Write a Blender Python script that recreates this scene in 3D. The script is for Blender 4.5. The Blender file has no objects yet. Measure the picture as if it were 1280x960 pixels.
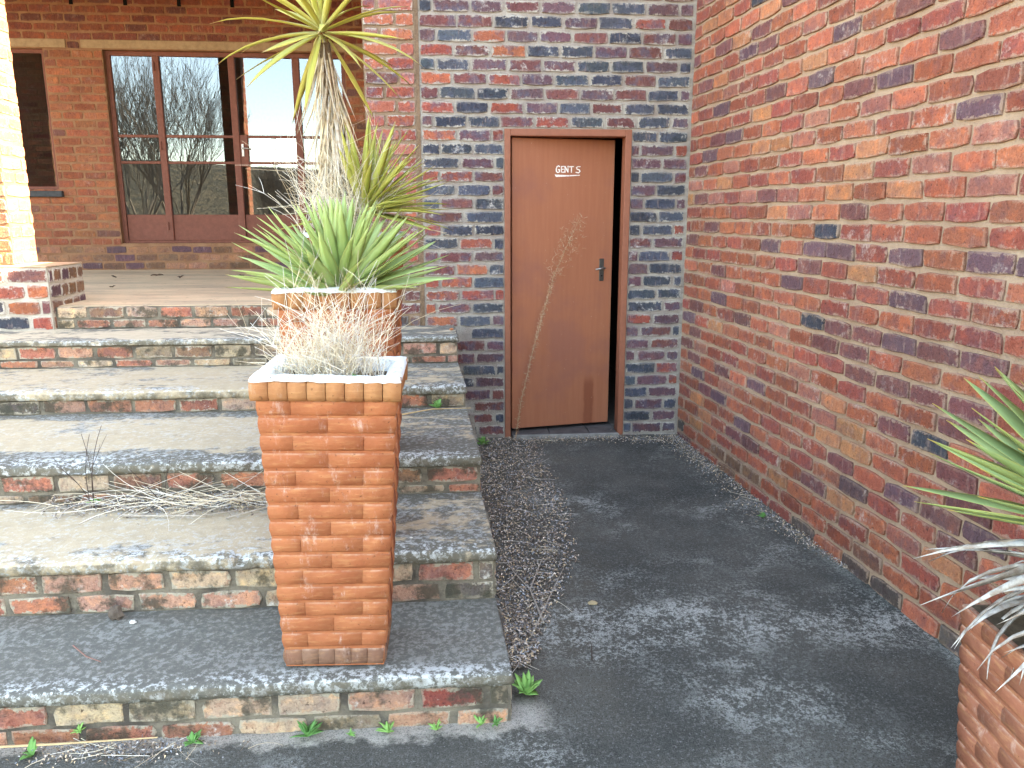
import bpy, math, random
import numpy as np
from mathutils import Vector, Matrix, noise
R = math.radians
S = bpy.context.scene
C = S.collection
rng = random.Random(11)

# ---------------------------------------------------------------- camera
PITCH = math.atan(212/975); PSI = math.atan(77/math.hypot(975, 212))
fw = Vector((math.sin(PSI)*math.cos(PITCH), math.cos(PSI)*math.cos(PITCH), -math.sin(PITCH)))
rt = Vector((math.cos(PSI), -math.sin(PSI), 0)); upv = rt.cross(fw)
cam = bpy.data.cameras.new('camera'); camo = bpy.data.objects.new('camera', cam); C.objects.link(camo)
cam.sensor_width = 36; cam.lens = 975/1280*36; cam.clip_end = 2000; cam.clip_start = 0.02
camo.matrix_world = Matrix(((rt.x, upv.x, -fw.x, 0), (rt.y, upv.y, -fw.y, 0), (rt.z, upv.z, -fw.z, 1.70), (0, 0, 0, 1)))
S.camera = camo
# ---------------------------------------------------------------- sky, sun, exposure
SUN_EL = R(35.5); SUN_AZ = R(-11.5)          # azimuth measured from +X towards +Y
sdir = Vector((math.cos(SUN_EL)*math.cos(SUN_AZ), math.cos(SUN_EL)*math.sin(SUN_AZ), math.sin(SUN_EL)))
w = bpy.data.worlds.new('World'); S.world = w; w.use_nodes = True
nt = w.node_tree; sky = nt.nodes.new('ShaderNodeTexSky'); sky.sky_type = 'NISHITA'; sky.sun_disc = False
sky.sun_elevation = SUN_EL; sky.sun_rotation = math.atan2(sdir.x, sdir.y)
sky.air_density = 1.0; sky.dust_density = 1.8; sky.ozone_density = 0.6; sky.altitude = 1400
bg = nt.nodes['Background']; bg.inputs[1].default_value = 0.15
nt.links.new(sky.outputs[0], bg.inputs[0])
sl = bpy.data.lights.new('sun', 'SUN'); sl.energy = 4.6; sl.angle = R(0.53); sl.color = (1, .95, .87)
so = bpy.data.objects.new('sun', sl); C.objects.link(so); so.rotation_euler = sdir.to_track_quat('Z', 'Y').to_euler()
so.location = (4, -2, 8)
S.view_settings.view_transform = 'Standard'; S.view_settings.look = 'None'
S.view_settings.gamma = 1; S.view_settings.use_curve_mapping = False
S.view_settings.exposure = 3.85
S.view_settings.use_white_balance = True; S.view_settings.white_balance_temperature = 9300; S.view_settings.white_balance_tint = 10
S.cycles.max_bounces = 6; S.cycles.diffuse_bounces = 3

# ---------------------------------------------------------------- helpers
def lin(r, g, b, k=1.0):
    f = lambda c: ((c/255)/12.92 if c/255 <= .04045 else ((c/255+.055)/1.055)**2.4)*k
    return (f(r), f(g), f(b), 1)
def link(name, mesh, parent=None, mat=None, color=None):
    o = bpy.data.objects.new(name, mesh); C.objects.link(o)
    if parent: o.parent = parent
    if mat:
        if not mesh.materials: mesh.materials.append(mat)
    if color: o.color = color
    return o
def tag(o, label, cat, group=None, kind='thing'):
    o['label'] = label
    if cat: o['category'] = cat
    if group: o['group'] = group
    if kind: o['kind'] = kind
    return o
def empty(name, loc=(0, 0, 0), rz=0):
    o = bpy.data.objects.new(name, None); C.objects.link(o); o.location = loc; o.rotation_euler = (0, 0, rz); o.empty_display_size = .1
    return o
def mesh(name, v, f, smooth=False, uv=None):
    m = bpy.data.meshes.new(name); m.from_pydata([tuple(p) for p in v], [], f); m.update()
    if smooth: m.shade_smooth()
    if uv is not None:
        l = m.uv_layers.new(name='UVMap')
        vi = np.zeros(len(m.loops), int); m.loops.foreach_get('vertex_index', vi)
        l.data.foreach_set('uv', np.array(uv, float)[vi].ravel())
    return m
class MB:
    """collects geometry for one mesh"""
    def __init__(s): s.v = []; s.f = []; s.c = []; s.uv = []
    def add(s, v, f, col=None, uv=None):
        b = len(s.v); s.v += [tuple(p) for p in v]; s.f += [tuple(i+b for i in q) for q in f]
        s.c += [col or (1, 1, 1, 1)]*len(v); s.uv += uv if uv else [(0, 0)]*len(v)
    def box(s, a, b, bev=0.0, jit=0.0):
        (x0, y0, z0), (x1, y1, z1) = a, b
        if bev <= 0:
            v = [(x0,y0,z0),(x1,y0,z0),(x1,y1,z0),(x0,y1,z0),(x0,y0,z1),(x1,y0,z1),(x1,y1,z1),(x0,y1,z1)]
            s.add(v, [(0,3,2,1),(4,5,6,7),(0,1,5,4),(1,2,6,5),(2,3,7,6),(3,0,4,7)])
        else:
            v = []; e = bev
            for z, q in ((z0, e), (z0+e, 0), (z1-e, 0), (z1, e)):
                for (x, y) in ((x0+e,y0+q),(x1-e,y0+q),(x1-q,y0+e),(x1-q,y1-e),(x1-e,y1-q),(x0+e,y1-q),(x0+q,y1-e),(x0+q,y0+e)):
                    v.append((x+rng.uniform(-jit, jit), y+rng.uniform(-jit, jit), z+rng.uniform(-jit, jit)))
            f = [tuple(range(7, -1, -1)), tuple(range(24, 32))]
            for k in range(3):
                for i in range(8): f.append((k*8+i, k*8+(i+1) % 8, k*8+8+(i+1) % 8, k*8+8+i))
            s.add(v, f)
    def tube(s, pts, r0, r1=None, n=4, col=None):
        pts = [Vector(p) for p in pts]; r1 = r0 if r1 is None else r1
        v = []; m = len(pts)
        for i, p in enumerate(pts):
            d = (pts[min(i+1, m-1)]-pts[max(i-1, 0)])
            d = d.normalized() if d.length > 1e-9 else Vector((0, 0, 1))
            a = d.orthogonal().normalized(); b = d.cross(a); r = r0+(r1-r0)*i/(m-1)
            for k in range(n):
                t = 2*math.pi*k/n; v.append(p+a*math.cos(t)*r+b*math.sin(t)*r)
        f = []
        for i in range(m-1):
            for k in range(n): f.append((i*n+k, i*n+(k+1) % n, i*n+n+(k+1) % n, i*n+n+k))
        f.append(tuple(range(n-1, -1, -1))); f.append(tuple(range((m-1)*n, m*n)))
        s.add(v, f, col)
    def build(s, name, mat, parent=None, smooth=False, color=False):
        m = mesh(name, s.v, s.f, smooth, s.uv if any(u != (0, 0) for u in s.uv) else None)
        if color:
            a = m.color_attributes.new('tint', 'FLOAT_COLOR', 'POINT')
            a.data.foreach_set('color', np.array(s.c, float).ravel())
        return link(name, m, parent, mat)

# ---------------------------------------------------------------- material DSL
class M:
    def __init__(s, name):
        s.m = bpy.data.materials.new(name); s.m.use_nodes = True; s.t = s.m.node_tree
        s.b = s.t.nodes['Principled BSDF']; s.b.inputs['Roughness'].default_value = .9
        s.b.inputs['Specular IOR Level'].default_value = .25
    def n(s, ty, **k):
        x = s.t.nodes.new('ShaderNode'+ty)
        for a, b in k.items(): setattr(x, a, b)
        return x
    def put(s, sock, v):
        if v is None: return
        if hasattr(v, 'is_output'): s.t.links.new(v, sock)
        else: sock.default_value = v
    def pos(s): return s.n('NewGeometry').outputs['Position']
    def objc(s): return s.n('TexCoord').outputs['Object']
    def scale(s, v, sc):
        x = s.n('VectorMath', operation='MULTIPLY'); s.put(x.inputs[0], v); x.inputs[1].default_value = sc; return x.outputs[0]
    def add_v(s, a, b):
        x = s.n('VectorMath', operation='ADD'); s.put(x.inputs[0], a); s.put(x.inputs[1], b); return x.outputs[0]
    def noise(s, vec, sc, det=4, rough=.6, dist=0.0):
        x = s.n('TexNoise'); s.put(x.inputs['Vector'], vec); x.inputs['Scale'].default_value = sc
        x.inputs['Detail'].default_value = det; x.inputs['Roughness'].default_value = rough; x.inputs['Distortion'].default_value = dist
        return x.outputs['Fac']
    def vor(s, vec, sc, feat='F1'):
        x = s.n('TexVoronoi', feature=feat); s.put(x.inputs['Vector'], vec); x.inputs['Scale'].default_value = sc; return x.outputs['Distance']
    def rmp(s, v, a, b, lo=0.0, hi=1.0):
        x = s.n('MapRange', interpolation_type='SMOOTHSTEP'); s.put(x.inputs[0], v)
        for i, q in enumerate((a, b, lo, hi)): s.put(x.inputs[i+1], q)
        return x.outputs[0]
    def math(s, op, a, b=None):
        x = s.n('Math', operation=op); s.put(x.inputs[0], a); s.put(x.inputs[1], b); return x.outputs[0]
    def mix(s, f, a, b, bt='MIX'):
        x = s.n('Mix', data_type='RGBA', blend_type=bt); s.put(x.inputs[0], f); s.put(x.inputs[6], a); s.put(x.inputs[7], b); return x.outputs[2]
    def sep(s, v):
        x = s.n('SeparateXYZ'); s.put(x.inputs[0], v); return x.outputs
    def bump(s, h, st=.5, d=.01):
        x = s.n('Bump'); x.inputs['Strength'].default_value = st; x.inputs['Distance'].default_value = d; s.put(x.inputs['Height'], h)
        s.t.links.new(x.outputs[0], s.b.inputs['Normal'])
    def col(s, c): s.put(s.b.inputs['Base Color'], c); return s
    def rough(s, v): s.put(s.b.inputs['Roughness'], v); return s

def brick_mat(name, smear, amt, blot=.5, attr=False, streak=0.35, moss=0.0, bc=(92, 78, 88)):
    m = M(name); P = m.pos()
    if attr:
        a = m.n('Attribute'); a.attribute_name = 'tint'; base = a.outputs['Color']
    else: base = m.n('ObjectInfo').outputs['Color']
    n1 = m.noise(P, 11, 3, .65); n2 = m.noise(P, 55, 4, .7); n3 = m.noise(m.scale(P, (1, 1, .2)), 48, 2)
    m2 = m.noise(m.add_v(P, (3.7, 9.1, 1.3)), 17, 3, .6)
    c = m.mix(m.rmp(n1, .47, .66, 0, blot), base, m.mix(.62, base, lin(*bc, .8), 'MIX'))
    c = m.mix(m.rmp(m2, .50, .66, 0, .8), c, m.mix(1.0, c, (1.38, 1.22, 1.02, 1), 'MULTIPLY'))
    c = m.mix(m.rmp(m2, .44, .30, 0, .8), c, m.mix(1.0, c, (.80, .66, .64, 1), 'MULTIPLY'))
    c = m.mix(m.math('MULTIPLY', m.rmp(n3, .56, .72, 0, streak), m.rmp(n1, .35, .6)), c, m.mix(.55, c, lin(205, 172, 152)))
    c = m.mix(m.rmp(n2, .42, .28, 0, .85), c, lin(58, 40, 36))
    n4 = m.noise(P, 130, 2, .6); c = m.mix(m.rmp(n4, .54, .66, 0, .35), c, m.mix(1.0, c, (1.5, 1.45, 1.4, 1), 'MULTIPLY')); c = m.mix(m.rmp(n4, .44, .32, 0, .5), c, m.mix(1.0, c, (.55, .5, .5, 1), 'MULTIPLY'))                        # fired pits
    uv = m.sep(m.n('TexCoord').outputs['UV'])
    ex = m.math('MULTIPLY', m.math('SUBTRACT', .5, m.math('ABSOLUTE', m.math('SUBTRACT', uv[0], .5))), 3.0)
    ez = m.math('SUBTRACT', .5, m.math('ABSOLUTE', m.math('SUBTRACT', uv[1], .5)))
    e = m.math('MINIMUM', ex, ez)
    en = m.math('ADD', e, m.math('MULTIPLY', m.math('SUBTRACT', m.noise(P, 34, 4, .8), .5), 1.05))
    patch = m.rmp(m.noise(P, 3.2, 3), .4, .62, .25, 1.0)
    sm = m.math('MULTIPLY', m.rmp(en, .16, .04), m.math('MULTIPLY', patch, amt))
    c = m.mix(sm, c, smear)
    wp = m.math('MULTIPLY', m.rmp(m.noise(P, 6.5, 5, .75), .57, .70), m.rmp(m.noise(P, 70, 3), .4, .6, .1, .8*amt))
    c = m.mix(wp, c, m.mix(.4, smear, (.75, .74, .72, 1)))
    if moss:
        c = m.mix(m.rmp(m.noise(P, 7, 5, .7), .48, .62, 0, moss), c, lin(66, 64, 54))
    m.col(c); m.rough(.88)
    h = m.math('ADD', m.math('MULTIPLY', n2, .7), m.math('MULTIPLY', n4, .5))
    h = m.math('ADD', h, m.math('MULTIPLY', n3, .5))
    m.bump(h, 1.0, .010)
    return m.m
def mortar_mat(name, c0, c1, dark=.3):
    m = M(name); P = m.pos(); n = m.noise(P, 6, 5); f = m.noise(P, 90, 4, .7)
    c = m.mix(m.rmp(n, .35, .65), c0, c1); c = m.mix(m.rmp(f, .5, .3, 0, dark), c, lin(96, 82, 70))
    m.col(c); m.bump(m.math('ADD', f, m.noise(P, 28, 3)), .8, .008); return m.m
def plain(name, c, rough=.6, metal=0.0, var=.12, bump=0.0, sc=20):
    m = M(name); P = m.pos(); n = m.noise(P, sc, 5, .65)
    m.col(m.mix(m.rmp(n, .3, .7), tuple(x*(1-var) for x in c[:3])+(1,), tuple(min(1, x*(1+var)) for x in c[:3])+(1,)))
    m.rough(rough); m.b.inputs['Metallic'].default_value = metal
    if bump: m.bump(m.noise(P, sc*4, 4), bump, .004)
    return m.m

K = .72
MORT_B = lin(192, 184, 172, K); MORT_R = lin(200, 172, 146, K); MORT_V = lin(176, 132, 100, K)
mb_back = brick_mat('brick_back_wall', MORT_B, 1.15, .9, bc=(92, 98, 116))
mb_right = brick_mat('brick_right_wall', lin(196, 168, 146, K), .65, .55)
mb_right_s = brick_mat('brick_right_wall_far', lin(196, 168, 146, K), .65, .55, True)
mb_back_s = brick_mat('brick_back_wall_far', MORT_B, 1.15, .9, True, bc=(92, 98, 116))
mb_ver = brick_mat('brick_veranda', MORT_V, .35, .3)
mb_ver_s = brick_mat('brick_veranda_far', MORT_V, .35, .3, True)
mb_step = brick_mat('brick_steps', lin(192, 180, 158, K), 1.5, .6, False, .25, .85)
mb_plinth = brick_mat('brick_plinth', lin(205, 195, 182, K), 1.2, .5)
mm_back = mortar_mat('mortar_back', MORT_B, lin(170, 158, 148, K)); mm_right = mortar_mat('mortar_right', MORT_R, lin(184, 154, 130, K))
mm_ver = mortar_mat('mortar_veranda', MORT_V, lin(158, 112, 84, K)); mm_step = mortar_mat('mortar_steps', lin(150, 140, 122, K), lin(92, 86, 78, K), .6)

# ---------------------------------------------------------------- brick shapes (shared meshes, ~48 triangles each)
BL, BH, BD = .222, .0725, .05
def brick_geo(seed, rag=1.0):
    r = random.Random(seed); hx, hz = BL/2, BH/2
    ring = [(-hx,-hz),(-hx*.35,-hz),(hx*.35,-hz),(hx,-hz),(hx,0),(hx,hz),(hx*.35,hz),(-hx*.35,hz),(-hx,hz),(-hx,0)]
    v = []; uv = []
    outer = []
    for i, (x, z) in enumerate(ring):
        cx = .010*rag*r.random()**1.5 if i in (0, 3, 5, 8) else 0
        x2 = x*(1-cx/hx)+r.uniform(-.0032, .0032)*rag; z2 = z*(1-cx/hz)+r.uniform(-.0034, .0030)*rag
        outer.append((x2, z2))
    for (x, z) in outer: v.append((x, BD, z)); uv.append((x/BL+.5, z/BH+.5))
    for (x, z) in outer: v.append((x, .0025+r.uniform(-.001, .002)*rag, z)); uv.append((x/BL+.5, z/BH+.5))
    for (x, z) in outer:
        k = r.uniform(.0015, .0055)
        x3 = x-math.copysign(k, x) if abs(x) > hx*.6 else x
        z3 = z-math.copysign(k, z) if abs(z) > hz*.5 else z
        v.append((x3, r.uniform(-.0012, .0012)*rag, z3)); uv.append((x3/BL+.5, z3/BH+.5))
    f = [tuple(20+i for i in range(10))]
    for a in (0, 10):
        for i in range(10): f.append((a+i, a+(i+1) % 10, a+10+(i+1) % 10, a+10+i))
    return v, f, uv
GEO = [brick_geo(s) for s in range(16)]
_bm = {}
def brick_mesh(k, mat):
    key = (k, mat.name)
    if key not in _bm:
        v, f, uv = GEO[k]; m = mesh('brick', v, f, False, uv); m.materials.append(mat); _bm[key] = m
    return _bm[key]
def courses(x0, x1, z0, rows, pitch=.0925, lp=.24, seed=0, openings=(), joint=.017, skips=(), half0=0):
    """running bond: list of (x centre, z centre, length, height, row)"""
    r = random.Random(seed); out = []
    for i in range(rows):
        za = z0+i*pitch; zb = za+pitch; zc = za+pitch/2
        segs = [(x0, x1)]
        for (a, b, c, d) in openings:
            if c-.02 < zc < d+.02:
                ns = []
                for (p, q) in segs:
                    if b <= p or a >= q: ns.append((p, q)); continue
                    if a > p: ns.append((p, a))
                    if b < q: ns.append((b, q))
                segs = ns
        off = (lp/2 if (i+half0) % 2 else 0)+r.uniform(-.025, .025)
        cuts = []; x = x0-lp+off
        while x < x1+lp: cuts.append(x); x += lp+r.uniform(-.014, .014)
        for (p, q) in segs:
            cs = [p]+[c for c in cuts if p+.05 < c < q-.05]+[q]
            for a, b in zip(cs, cs[1:]):
                L = b-a-joint*r.uniform(.7, 1.25)
                if L > .025: out.append(((a+b)/2, zc+r.uniform(-.002, .002), L, pitch-.0195+r.uniform(-.003, .003), i))
    return out
def place_bricks(root, blist, org, th, mat, colf, mats=None, limit=None, keyf=None, seed=0, proud=.0):
    """each brick an object under root; those past the limit joined into one part"""
    r = random.Random(seed); rest = None
    if limit and len(blist) > limit:
        order = sorted(blist, key=keyf); blist, rest = order[:limit], order[limit:]
    def mtx(b):
        x, z, L, H, row = b
        c, s_ = math.cos(th), math.sin(th); d = r.uniform(-.003, .003)-proud
        loc = Vector((org[0]+c*x-s_*d, org[1]+s_*x+c*d, org[2]+z))
        return Matrix.Translation(loc) @ Matrix.Rotation(th+r.uniform(-.006, .006), 4, 'Z') @ Matrix.Rotation(r.uniform(-.008, .008), 4, 'Y') @ Matrix.Diagonal((L/BL*r.choice((1, -1)), 1, H/BH, 1)) if False else \
            Matrix.Translation(loc) @ Matrix.Rotation(th+r.uniform(-.006, .006), 4, 'Z') @ Matrix.Rotation(r.uniform(-.008, .008), 4, 'Y') @ Matrix.Diagonal((L/BL, 1, H/BH, 1))
    for b in blist:
        o = link('brick', brick_mesh(r.randrange(16), mat), root)
        o.matrix_local = mtx(b); o.color = colf(b, r)
    if rest:
        mb = MB()
        for b in rest:
            v, f, uv = GEO[r.randrange(16)]; m4 = mtx(b)
            mb.add([m4 @ Vector(p) for p in v], f, colf(b, r), list(uv))
        o = mb.build('brickwork', mats, root, False, True); o['kind'] = 'stuff'
def pal(r, table):
    t = r.random()*sum(a for a, _ in table)
    for a, c in table:
        t -= a
        if t <= 0: break
    k = r.uniform(.78, 1.12)*K; L = lin(*c); g = .3*L[0]+.59*L[1]+.11*L[2]
    return tuple(min(1, (L[i]*.93+g*.07)*k*r.uniform(.94, 1.06)) for i in range(3))+(1,)
BLUE = (84, 92, 104); NAVY = (70, 76, 88); PURP = (118, 86, 94); MAROON = (132, 82, 80); RED = (166, 86, 72); ORNG = (188, 106, 78); DORG = (168, 92, 68); PINK = (190, 120, 108); BRWN = (140, 102, 80)

# ================================================================ THE SETTING
def gz(y): return max(0.0, .0145*(y-2.34)) if y > 2.34 else 0.0
# open ground, one sheet to the horizon
m = M('dry_earth'); P = m.pos()
c = m.mix(m.rmp(m.noise(P, .35, 6), .35, .65), lin(132, 110, 86, .75), lin(160, 140, 110, .75)); c = m.mix(m.rmp(m.noise(P, 3, 6, .7), .45, .62, 0, .85), c, lin(96, 92, 66, .65))
m.col(c); m.bump(m.noise(P, 12, 5), .6, .03); earth = m.m
mb = MB(); g = 900
mb.add([(-g, -g, -.03), (g, -g, -.03), (g, g, -.03), (-g, g, -.03)], [(0, 1, 2, 3)])
o = mb.build('ground', earth); o['kind'] = 'structure'
# low bush-covered hill far behind the camera: shows brown in the window reflections
mb = MB(); n = 60
for i in range(n+1):
    a = math.pi+math.pi*i/n; h = 17+6*noise.noise((i*.23, 0, 0))
    for (rr, zz) in ((150, -.5), (200, h*.75), (260, h), (420, -.5)):
        mb.v.append((rr*math.cos(a), rr*math.sin(a), zz)); mb.c.append((1, 1, 1, 1)); mb.uv.append((0, 0))
for i in range(n):
    for k in range(3): mb.f.append((i*4+k, i*4+k+1, i*4+4+k+1, i*4+4+k))
m = M('bushveld'); P = m.pos(); m.col(m.mix(m.rmp(m.noise(P, .25, 8, .8), .4, .6), lin(70, 68, 56, .7), lin(104, 94, 76, .7))); m.bump(m.noise(P, .8, 5), 1, 2)
o = mb.build('hill', m.m, None, True); o['kind'] = 'structure'

# dark weathered concrete path between the steps and the right wall
m = M('path_concrete'); P = m.pos(); xyz = m.sep(P)
big = m.noise(P, 1.1, 5, .6); mid = m.noise(P, 6, 6, .7); fine = m.noise(P, 62, 5, .78); grit = m.noise(P, 190, 2)
c = m.mix(m.rmp(big, .35, .65), lin(66, 68, 64, .85), lin(92, 91, 84, .85))
c = m.mix(m.rmp(fine, .50, .68, 0, .5), c, lin(122, 124, 120, .9))
brown = m.math('MULTIPLY', m.rmp(m.math('ADD', xyz[0], m.math('MULTIPLY', m.math('SUBTRACT', mid, .5), .9)), .95, .25), m.rmp(xyz[1], 2.0, 3.2))
c = m.mix(m.math('MULTIPLY', brown, .55), c, lin(120, 112, 98, .8))
band = m.rmp(m.math('ABSOLUTE', m.math('SUBTRACT', m.math('ADD', xyz[1], m.math('MULTIPLY', m.math('SUBTRACT', m.noise(P, 1.6, 3), .5), .9)), 2.95)), .34, .0)
lich = m.math('MULTIPLY', m.rmp(m.math('ADD', m.math('MULTIPLY', mid, .4), m.math('MULTIPLY', fine, .6)), .47, .57), m.math('MAXIMUM', m.math('MULTIPLY', band, 1.0), m.rmp(m.noise(P, 1.3, 4, .6), .48, .66, .06, .75)))
edge = m.math('SUBTRACT', m.math('ADD', 2.170, m.math('MULTIPLY', xyz[1], -.0833)), xyz[0])
lich = m.math('MAXIMUM', lich, m.math('MULTIPLY', m.math('MULTIPLY', m.rmp(m.math('ADD', edge, m.math('MULTIPLY', m.math('SUBTRACT', mid, .5), .10)), .085, .02), m.rmp(xyz[1], 4.2, 3.6)), m.math('MULTIPLY', m.rmp(fine, .42, .56, .15, .9), m.rmp(big, .38, .6, .15, 1.0))))
front = m.rmp(m.math('ADD', xyz[1], m.math('MULTIPLY', m.math('SUBTRACT', mid, .5), .25)), 2.285, 2.325)
front = m.math('MULTIPLY', front, m.math('MULTIPLY', m.rmp(xyz[1], 2.52, 2.42), m.rmp(m.math('ADD', xyz[0], m.math('MULTIPLY', m.math('SUBTRACT', big, .5), .35)), .36, .26)))
c = m.mix(m.math('MULTIPLY', lich, m.rmp(grit, .40, .52, .45, 1.0)), c, lin(186, 188, 180, .85))
c = m.mix(m.math('MULTIPLY', m.math('MULTIPLY', front, m.rmp(fine, .3, .55, .35, 1.0)), .8), c, lin(196, 190, 178, .85))
c = m.mix(m.rmp(m.vor(m.add_v(P, m.scale(P, (.3, .3, 1))), 34), .14, .07, 0, .55), c, lin(168, 172, 170, .8))
c = m.mix(m.rmp(grit, .46, .30, 0, .75), c, lin(34, 35, 34, .8)); c = m.mix(m.rmp(grit, .58, .70, 0, .45), c, lin(140, 140, 134, .8))
m.col(c); m.rough(.85); m.bump(m.math('ADD', m.math('MULTIPLY', fine, .6), m.math('ADD', grit, m.math('MULTIPLY', mid, .8))), .7, .008)
path_mat = m.m
mb = MB(); nx, ny = 44, 60
for j in range(ny+1):
    for i in range(nx+1):
        y = -1.6+j*(7.3/ny); x = -4.2+i*(6.5/nx)
        mb.v.append((x, y, gz(y)+.006*noise.noise((x*1.3, y*1.3, 3)) )); mb.c.append((1,)*4); mb.uv.append((0, 0))
for j in range(ny):
    for i in range(nx): a = j*(nx+1)+i; mb.f.append((a, a+1, a+nx+2, a+nx+1))
o = mb.build('path', path_mat, None, True); o['kind'] = 'structure'

# ================================================================ RIGHT WALL
WD = Vector((.0833, -1)).normalized(); WTH = math.atan2(WD.y, WD.x)
W0 = (1.702, 5.655, .02)
wall_r = empty('brick_wall', W0); tag(wall_r, 'long red brick wall running from the corner past the right edge', 'wall')
rl = [(x, z, L+.001, H+.0030, k) for (x, z, L, H, k) in courses(0.0, 7.2, -.02, 51, seed=5, joint=.015)]
def col_r(b, r):
    x, z, L, H, row = b
    dark = noise.noise((x*.9+3, z*1.4, 7)); lo = 1.0 if row < 2 else 0
    if lo and r.random() < .6: return pal(r, [(3, BRWN), (1, (104, 92, 84)), (1, DORG)])
    if dark > .12 and z < 1.7: return pal(r, [(2, PURP), (2.5, MAROON), (3, RED), (.5, NAVY), (3, DORG), (1, ORNG)])
    return pal(r, [(4, ORNG), (3, RED), (3.2, DORG), (1.2, (194, 128, 88)), (1.0, (180, 112, 96)), (1.8, MAROON), (.8, PURP), (.12, NAVY)])
def key_r(b):
    x, z = b[0], b[1]
    if x > 3.55: return 1e3+x
    vis = 1.0 if z < 1.75+1.75*(1-x/7) and z < 3.25 else 50
    return vis*(10-x)+ (30 if (x > 2.9 and z < .35) else 0)
core = MB()
a = Vector((W0[0], W0[1])); nrm = Vector((-math.sin(WTH), math.cos(WTH)))   # into the wall
def wpt(x, d, z): q = a+WD*x+nrm*d; return (q.x-W0[0], q.y-W0[1], z-W0[2])
v = []
for d in (.0125, .23):
    for (x, z) in ((-.25, -.1), (7.2, -.1), (7.2, 4.80), (-.25, 4.80)): v.append(wpt(x, d, z))
core.add(v, [(0, 1, 2, 3), (7, 6, 5, 4), (0, 4, 5, 1), (1, 5, 6, 2), (2, 6, 7, 3), (3, 7, 4, 0)])
core.build('mortar', mm_right, wall_r)
place_bricks(wall_r, rl, (0, 0, 0), WTH, mb_right, col_r, mb_right_s, 300, key_r, 21)
# ================================================================ BACK WALL
D = 5.665
wall_b = empty('brick_wall', (0, D, 0)); tag(wall_b, 'blue and red brick wall around the brown door', 'wall')
DX0, DX1, DZ1 = .384, 1.284, 2.283
bl = courses(-.57, -.222, -.03, 51, seed=8)+courses(-.194, 1.696, -.03, 51, seed=9, openings=((DX0, DX1, -.1, DZ1),))
bl = [b for b in bl if not (b[0] < .03 and b[1] < .88)]
def col_b(b, r):
    x, z = b[0], b[1]
    if x < -.2: return pal(r, [(3, ORNG), (3, (186, 104, 88)), (2, RED), (.6, MAROON)]) if z > 1.35 else pal(r, [(2, MAROON), (2, BRWN), (1, DORG), (1, (96, 80, 76))])
    if z < .07: return pal(r, [(2, BRWN), (1, DORG), (1, (110, 96, 86))])
    if x < .2 and r.random() < max(0, .55-(x+.2)*1.2): return pal(r, [(3, ORNG), (2, RED), (1, MAROON)])
    if z > 3.12 and x > .6: return pal(r, [(3, ORNG), (2, RED), (2, MAROON)])
    return pal(r, [(3.2, BLUE), (2.2, NAVY), (3.4, PURP), (2.2, MAROON), (.8, RED), (.25, ORNG)])
def key_b(b): return b[1]
core = MB(); f = .0105
core.box((-.208, f, -.1), (DX0, .23, 4.72)); core.box((DX1, f, -.1), (1.95, .23, 4.72)); core.box((DX0, f, DZ1), (DX1, .23, 4.72))
core.build('mortar', mm_back, wall_b)
pier = MB(); pier.box((-.57, f, -.1), (-.2085, .23, 4.72)); pier.build('mortar', mortar_mat('mortar_pier', lin(172, 146, 122, K), lin(150, 124, 102, K)), wall_b)
joint = MB(); joint.box((-.2205, .004, .9), (-.1955, .02, 4.72)); joint.build('movement_joint', mortar_mat('joint_filler', lin(150, 122, 98, K), lin(128, 104, 84, K)), wall_b)
place_bricks(wall_b, bl, (0, 0, 0), 0, mb_back, col_b, mb_back_s, 300, key_b, 31)
plaster = plain('dim_plaster', lin(120, 112, 104), .9)
sh = MB(); sh.box((-.57, .23, -.1), (-.34, 3.83, 4.72)); sh.build('side_wall', mm_ver, wall_b)
sh = MB(); sh.box((-.34, 3.6, -.1), (1.95, 3.83, 4.72)); sh.build('rear_wall', plaster, wall_b)
sh = MB(); sh.box((1.72, .23, -.1), (1.95, 3.6, 4.72)); sh.build('side_wall', plaster, wall_b)
sh = MB(); sh.box((-.62, -.02, 4.722), (2.0, 3.9, 4.85)); sh.build('roof', plaster, wall_b)
sh = MB(); sh.box((-.34, .23, .0), (1.72, 3.6, .075)); sh.build('room_floor', plaster, wall_b)

# ================================================================ VERANDA WALL, WINDOW OPENINGS, ROOF
VY = 9.5; VF = 1.068
wall_v = empty('brick_wall', (0, VY, 0)); tag(wall_v, 'orange brick veranda wall behind the steps, with pale lintel', 'wall')
FX0, FX1, FZ0, FZ1 = -3.80, -1.165, 1.372, 3.478
NX0, NX1, NZ0, NZ1 = -5.1, -4.43, 1.97, 3.478
vl = courses(-6.2, -.6, VF, 33, seed=14, openings=((FX0, FX1, FZ0, FZ1+.11), (NX0, NX1, NZ0, NZ1+.11), (-6.2, -4.17, FZ1, FZ1+.11), (-4.03, -.6, FZ1, FZ1+.11)))
vl = [b for b in vl if -5.0 < b[0] < -.9]
def col_v(b, r):
    x, z = b[0], b[1]
    if z > 3.5: return pal(r, [(3, (158, 88, 66)), (2, (142, 78, 64)), (1, (128, 76, 68))])
    if z < 1.36: return pal(r, [(2, BRWN), (2, (180, 124, 96)), (1, PURP)])
    return pal(r, [(5, (178, 104, 72)), (4, (168, 96, 68)), (1, (132, 88, 76)), (1.5, (184, 114, 80))])
core = MB(); f = .006
for bx in (((-6.4, f, .9), (NX0, .23, 4.5)), ((NX0, f, .9), (NX1, .23, NZ0)), ((NX0, f, NZ1), (NX1, .23, 4.5)), ((NX1, f, .9), (FX0, .23, 4.5)), ((FX0, f, .9), (FX1, .23, FZ0)), ((FX0, f, FZ1), (FX1, .23, 4.5)), ((FX1, f, .9), (-.57, .23, 4.5))): core.box(*bx)
core.build('mortar', mm_ver, wall_v)
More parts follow.
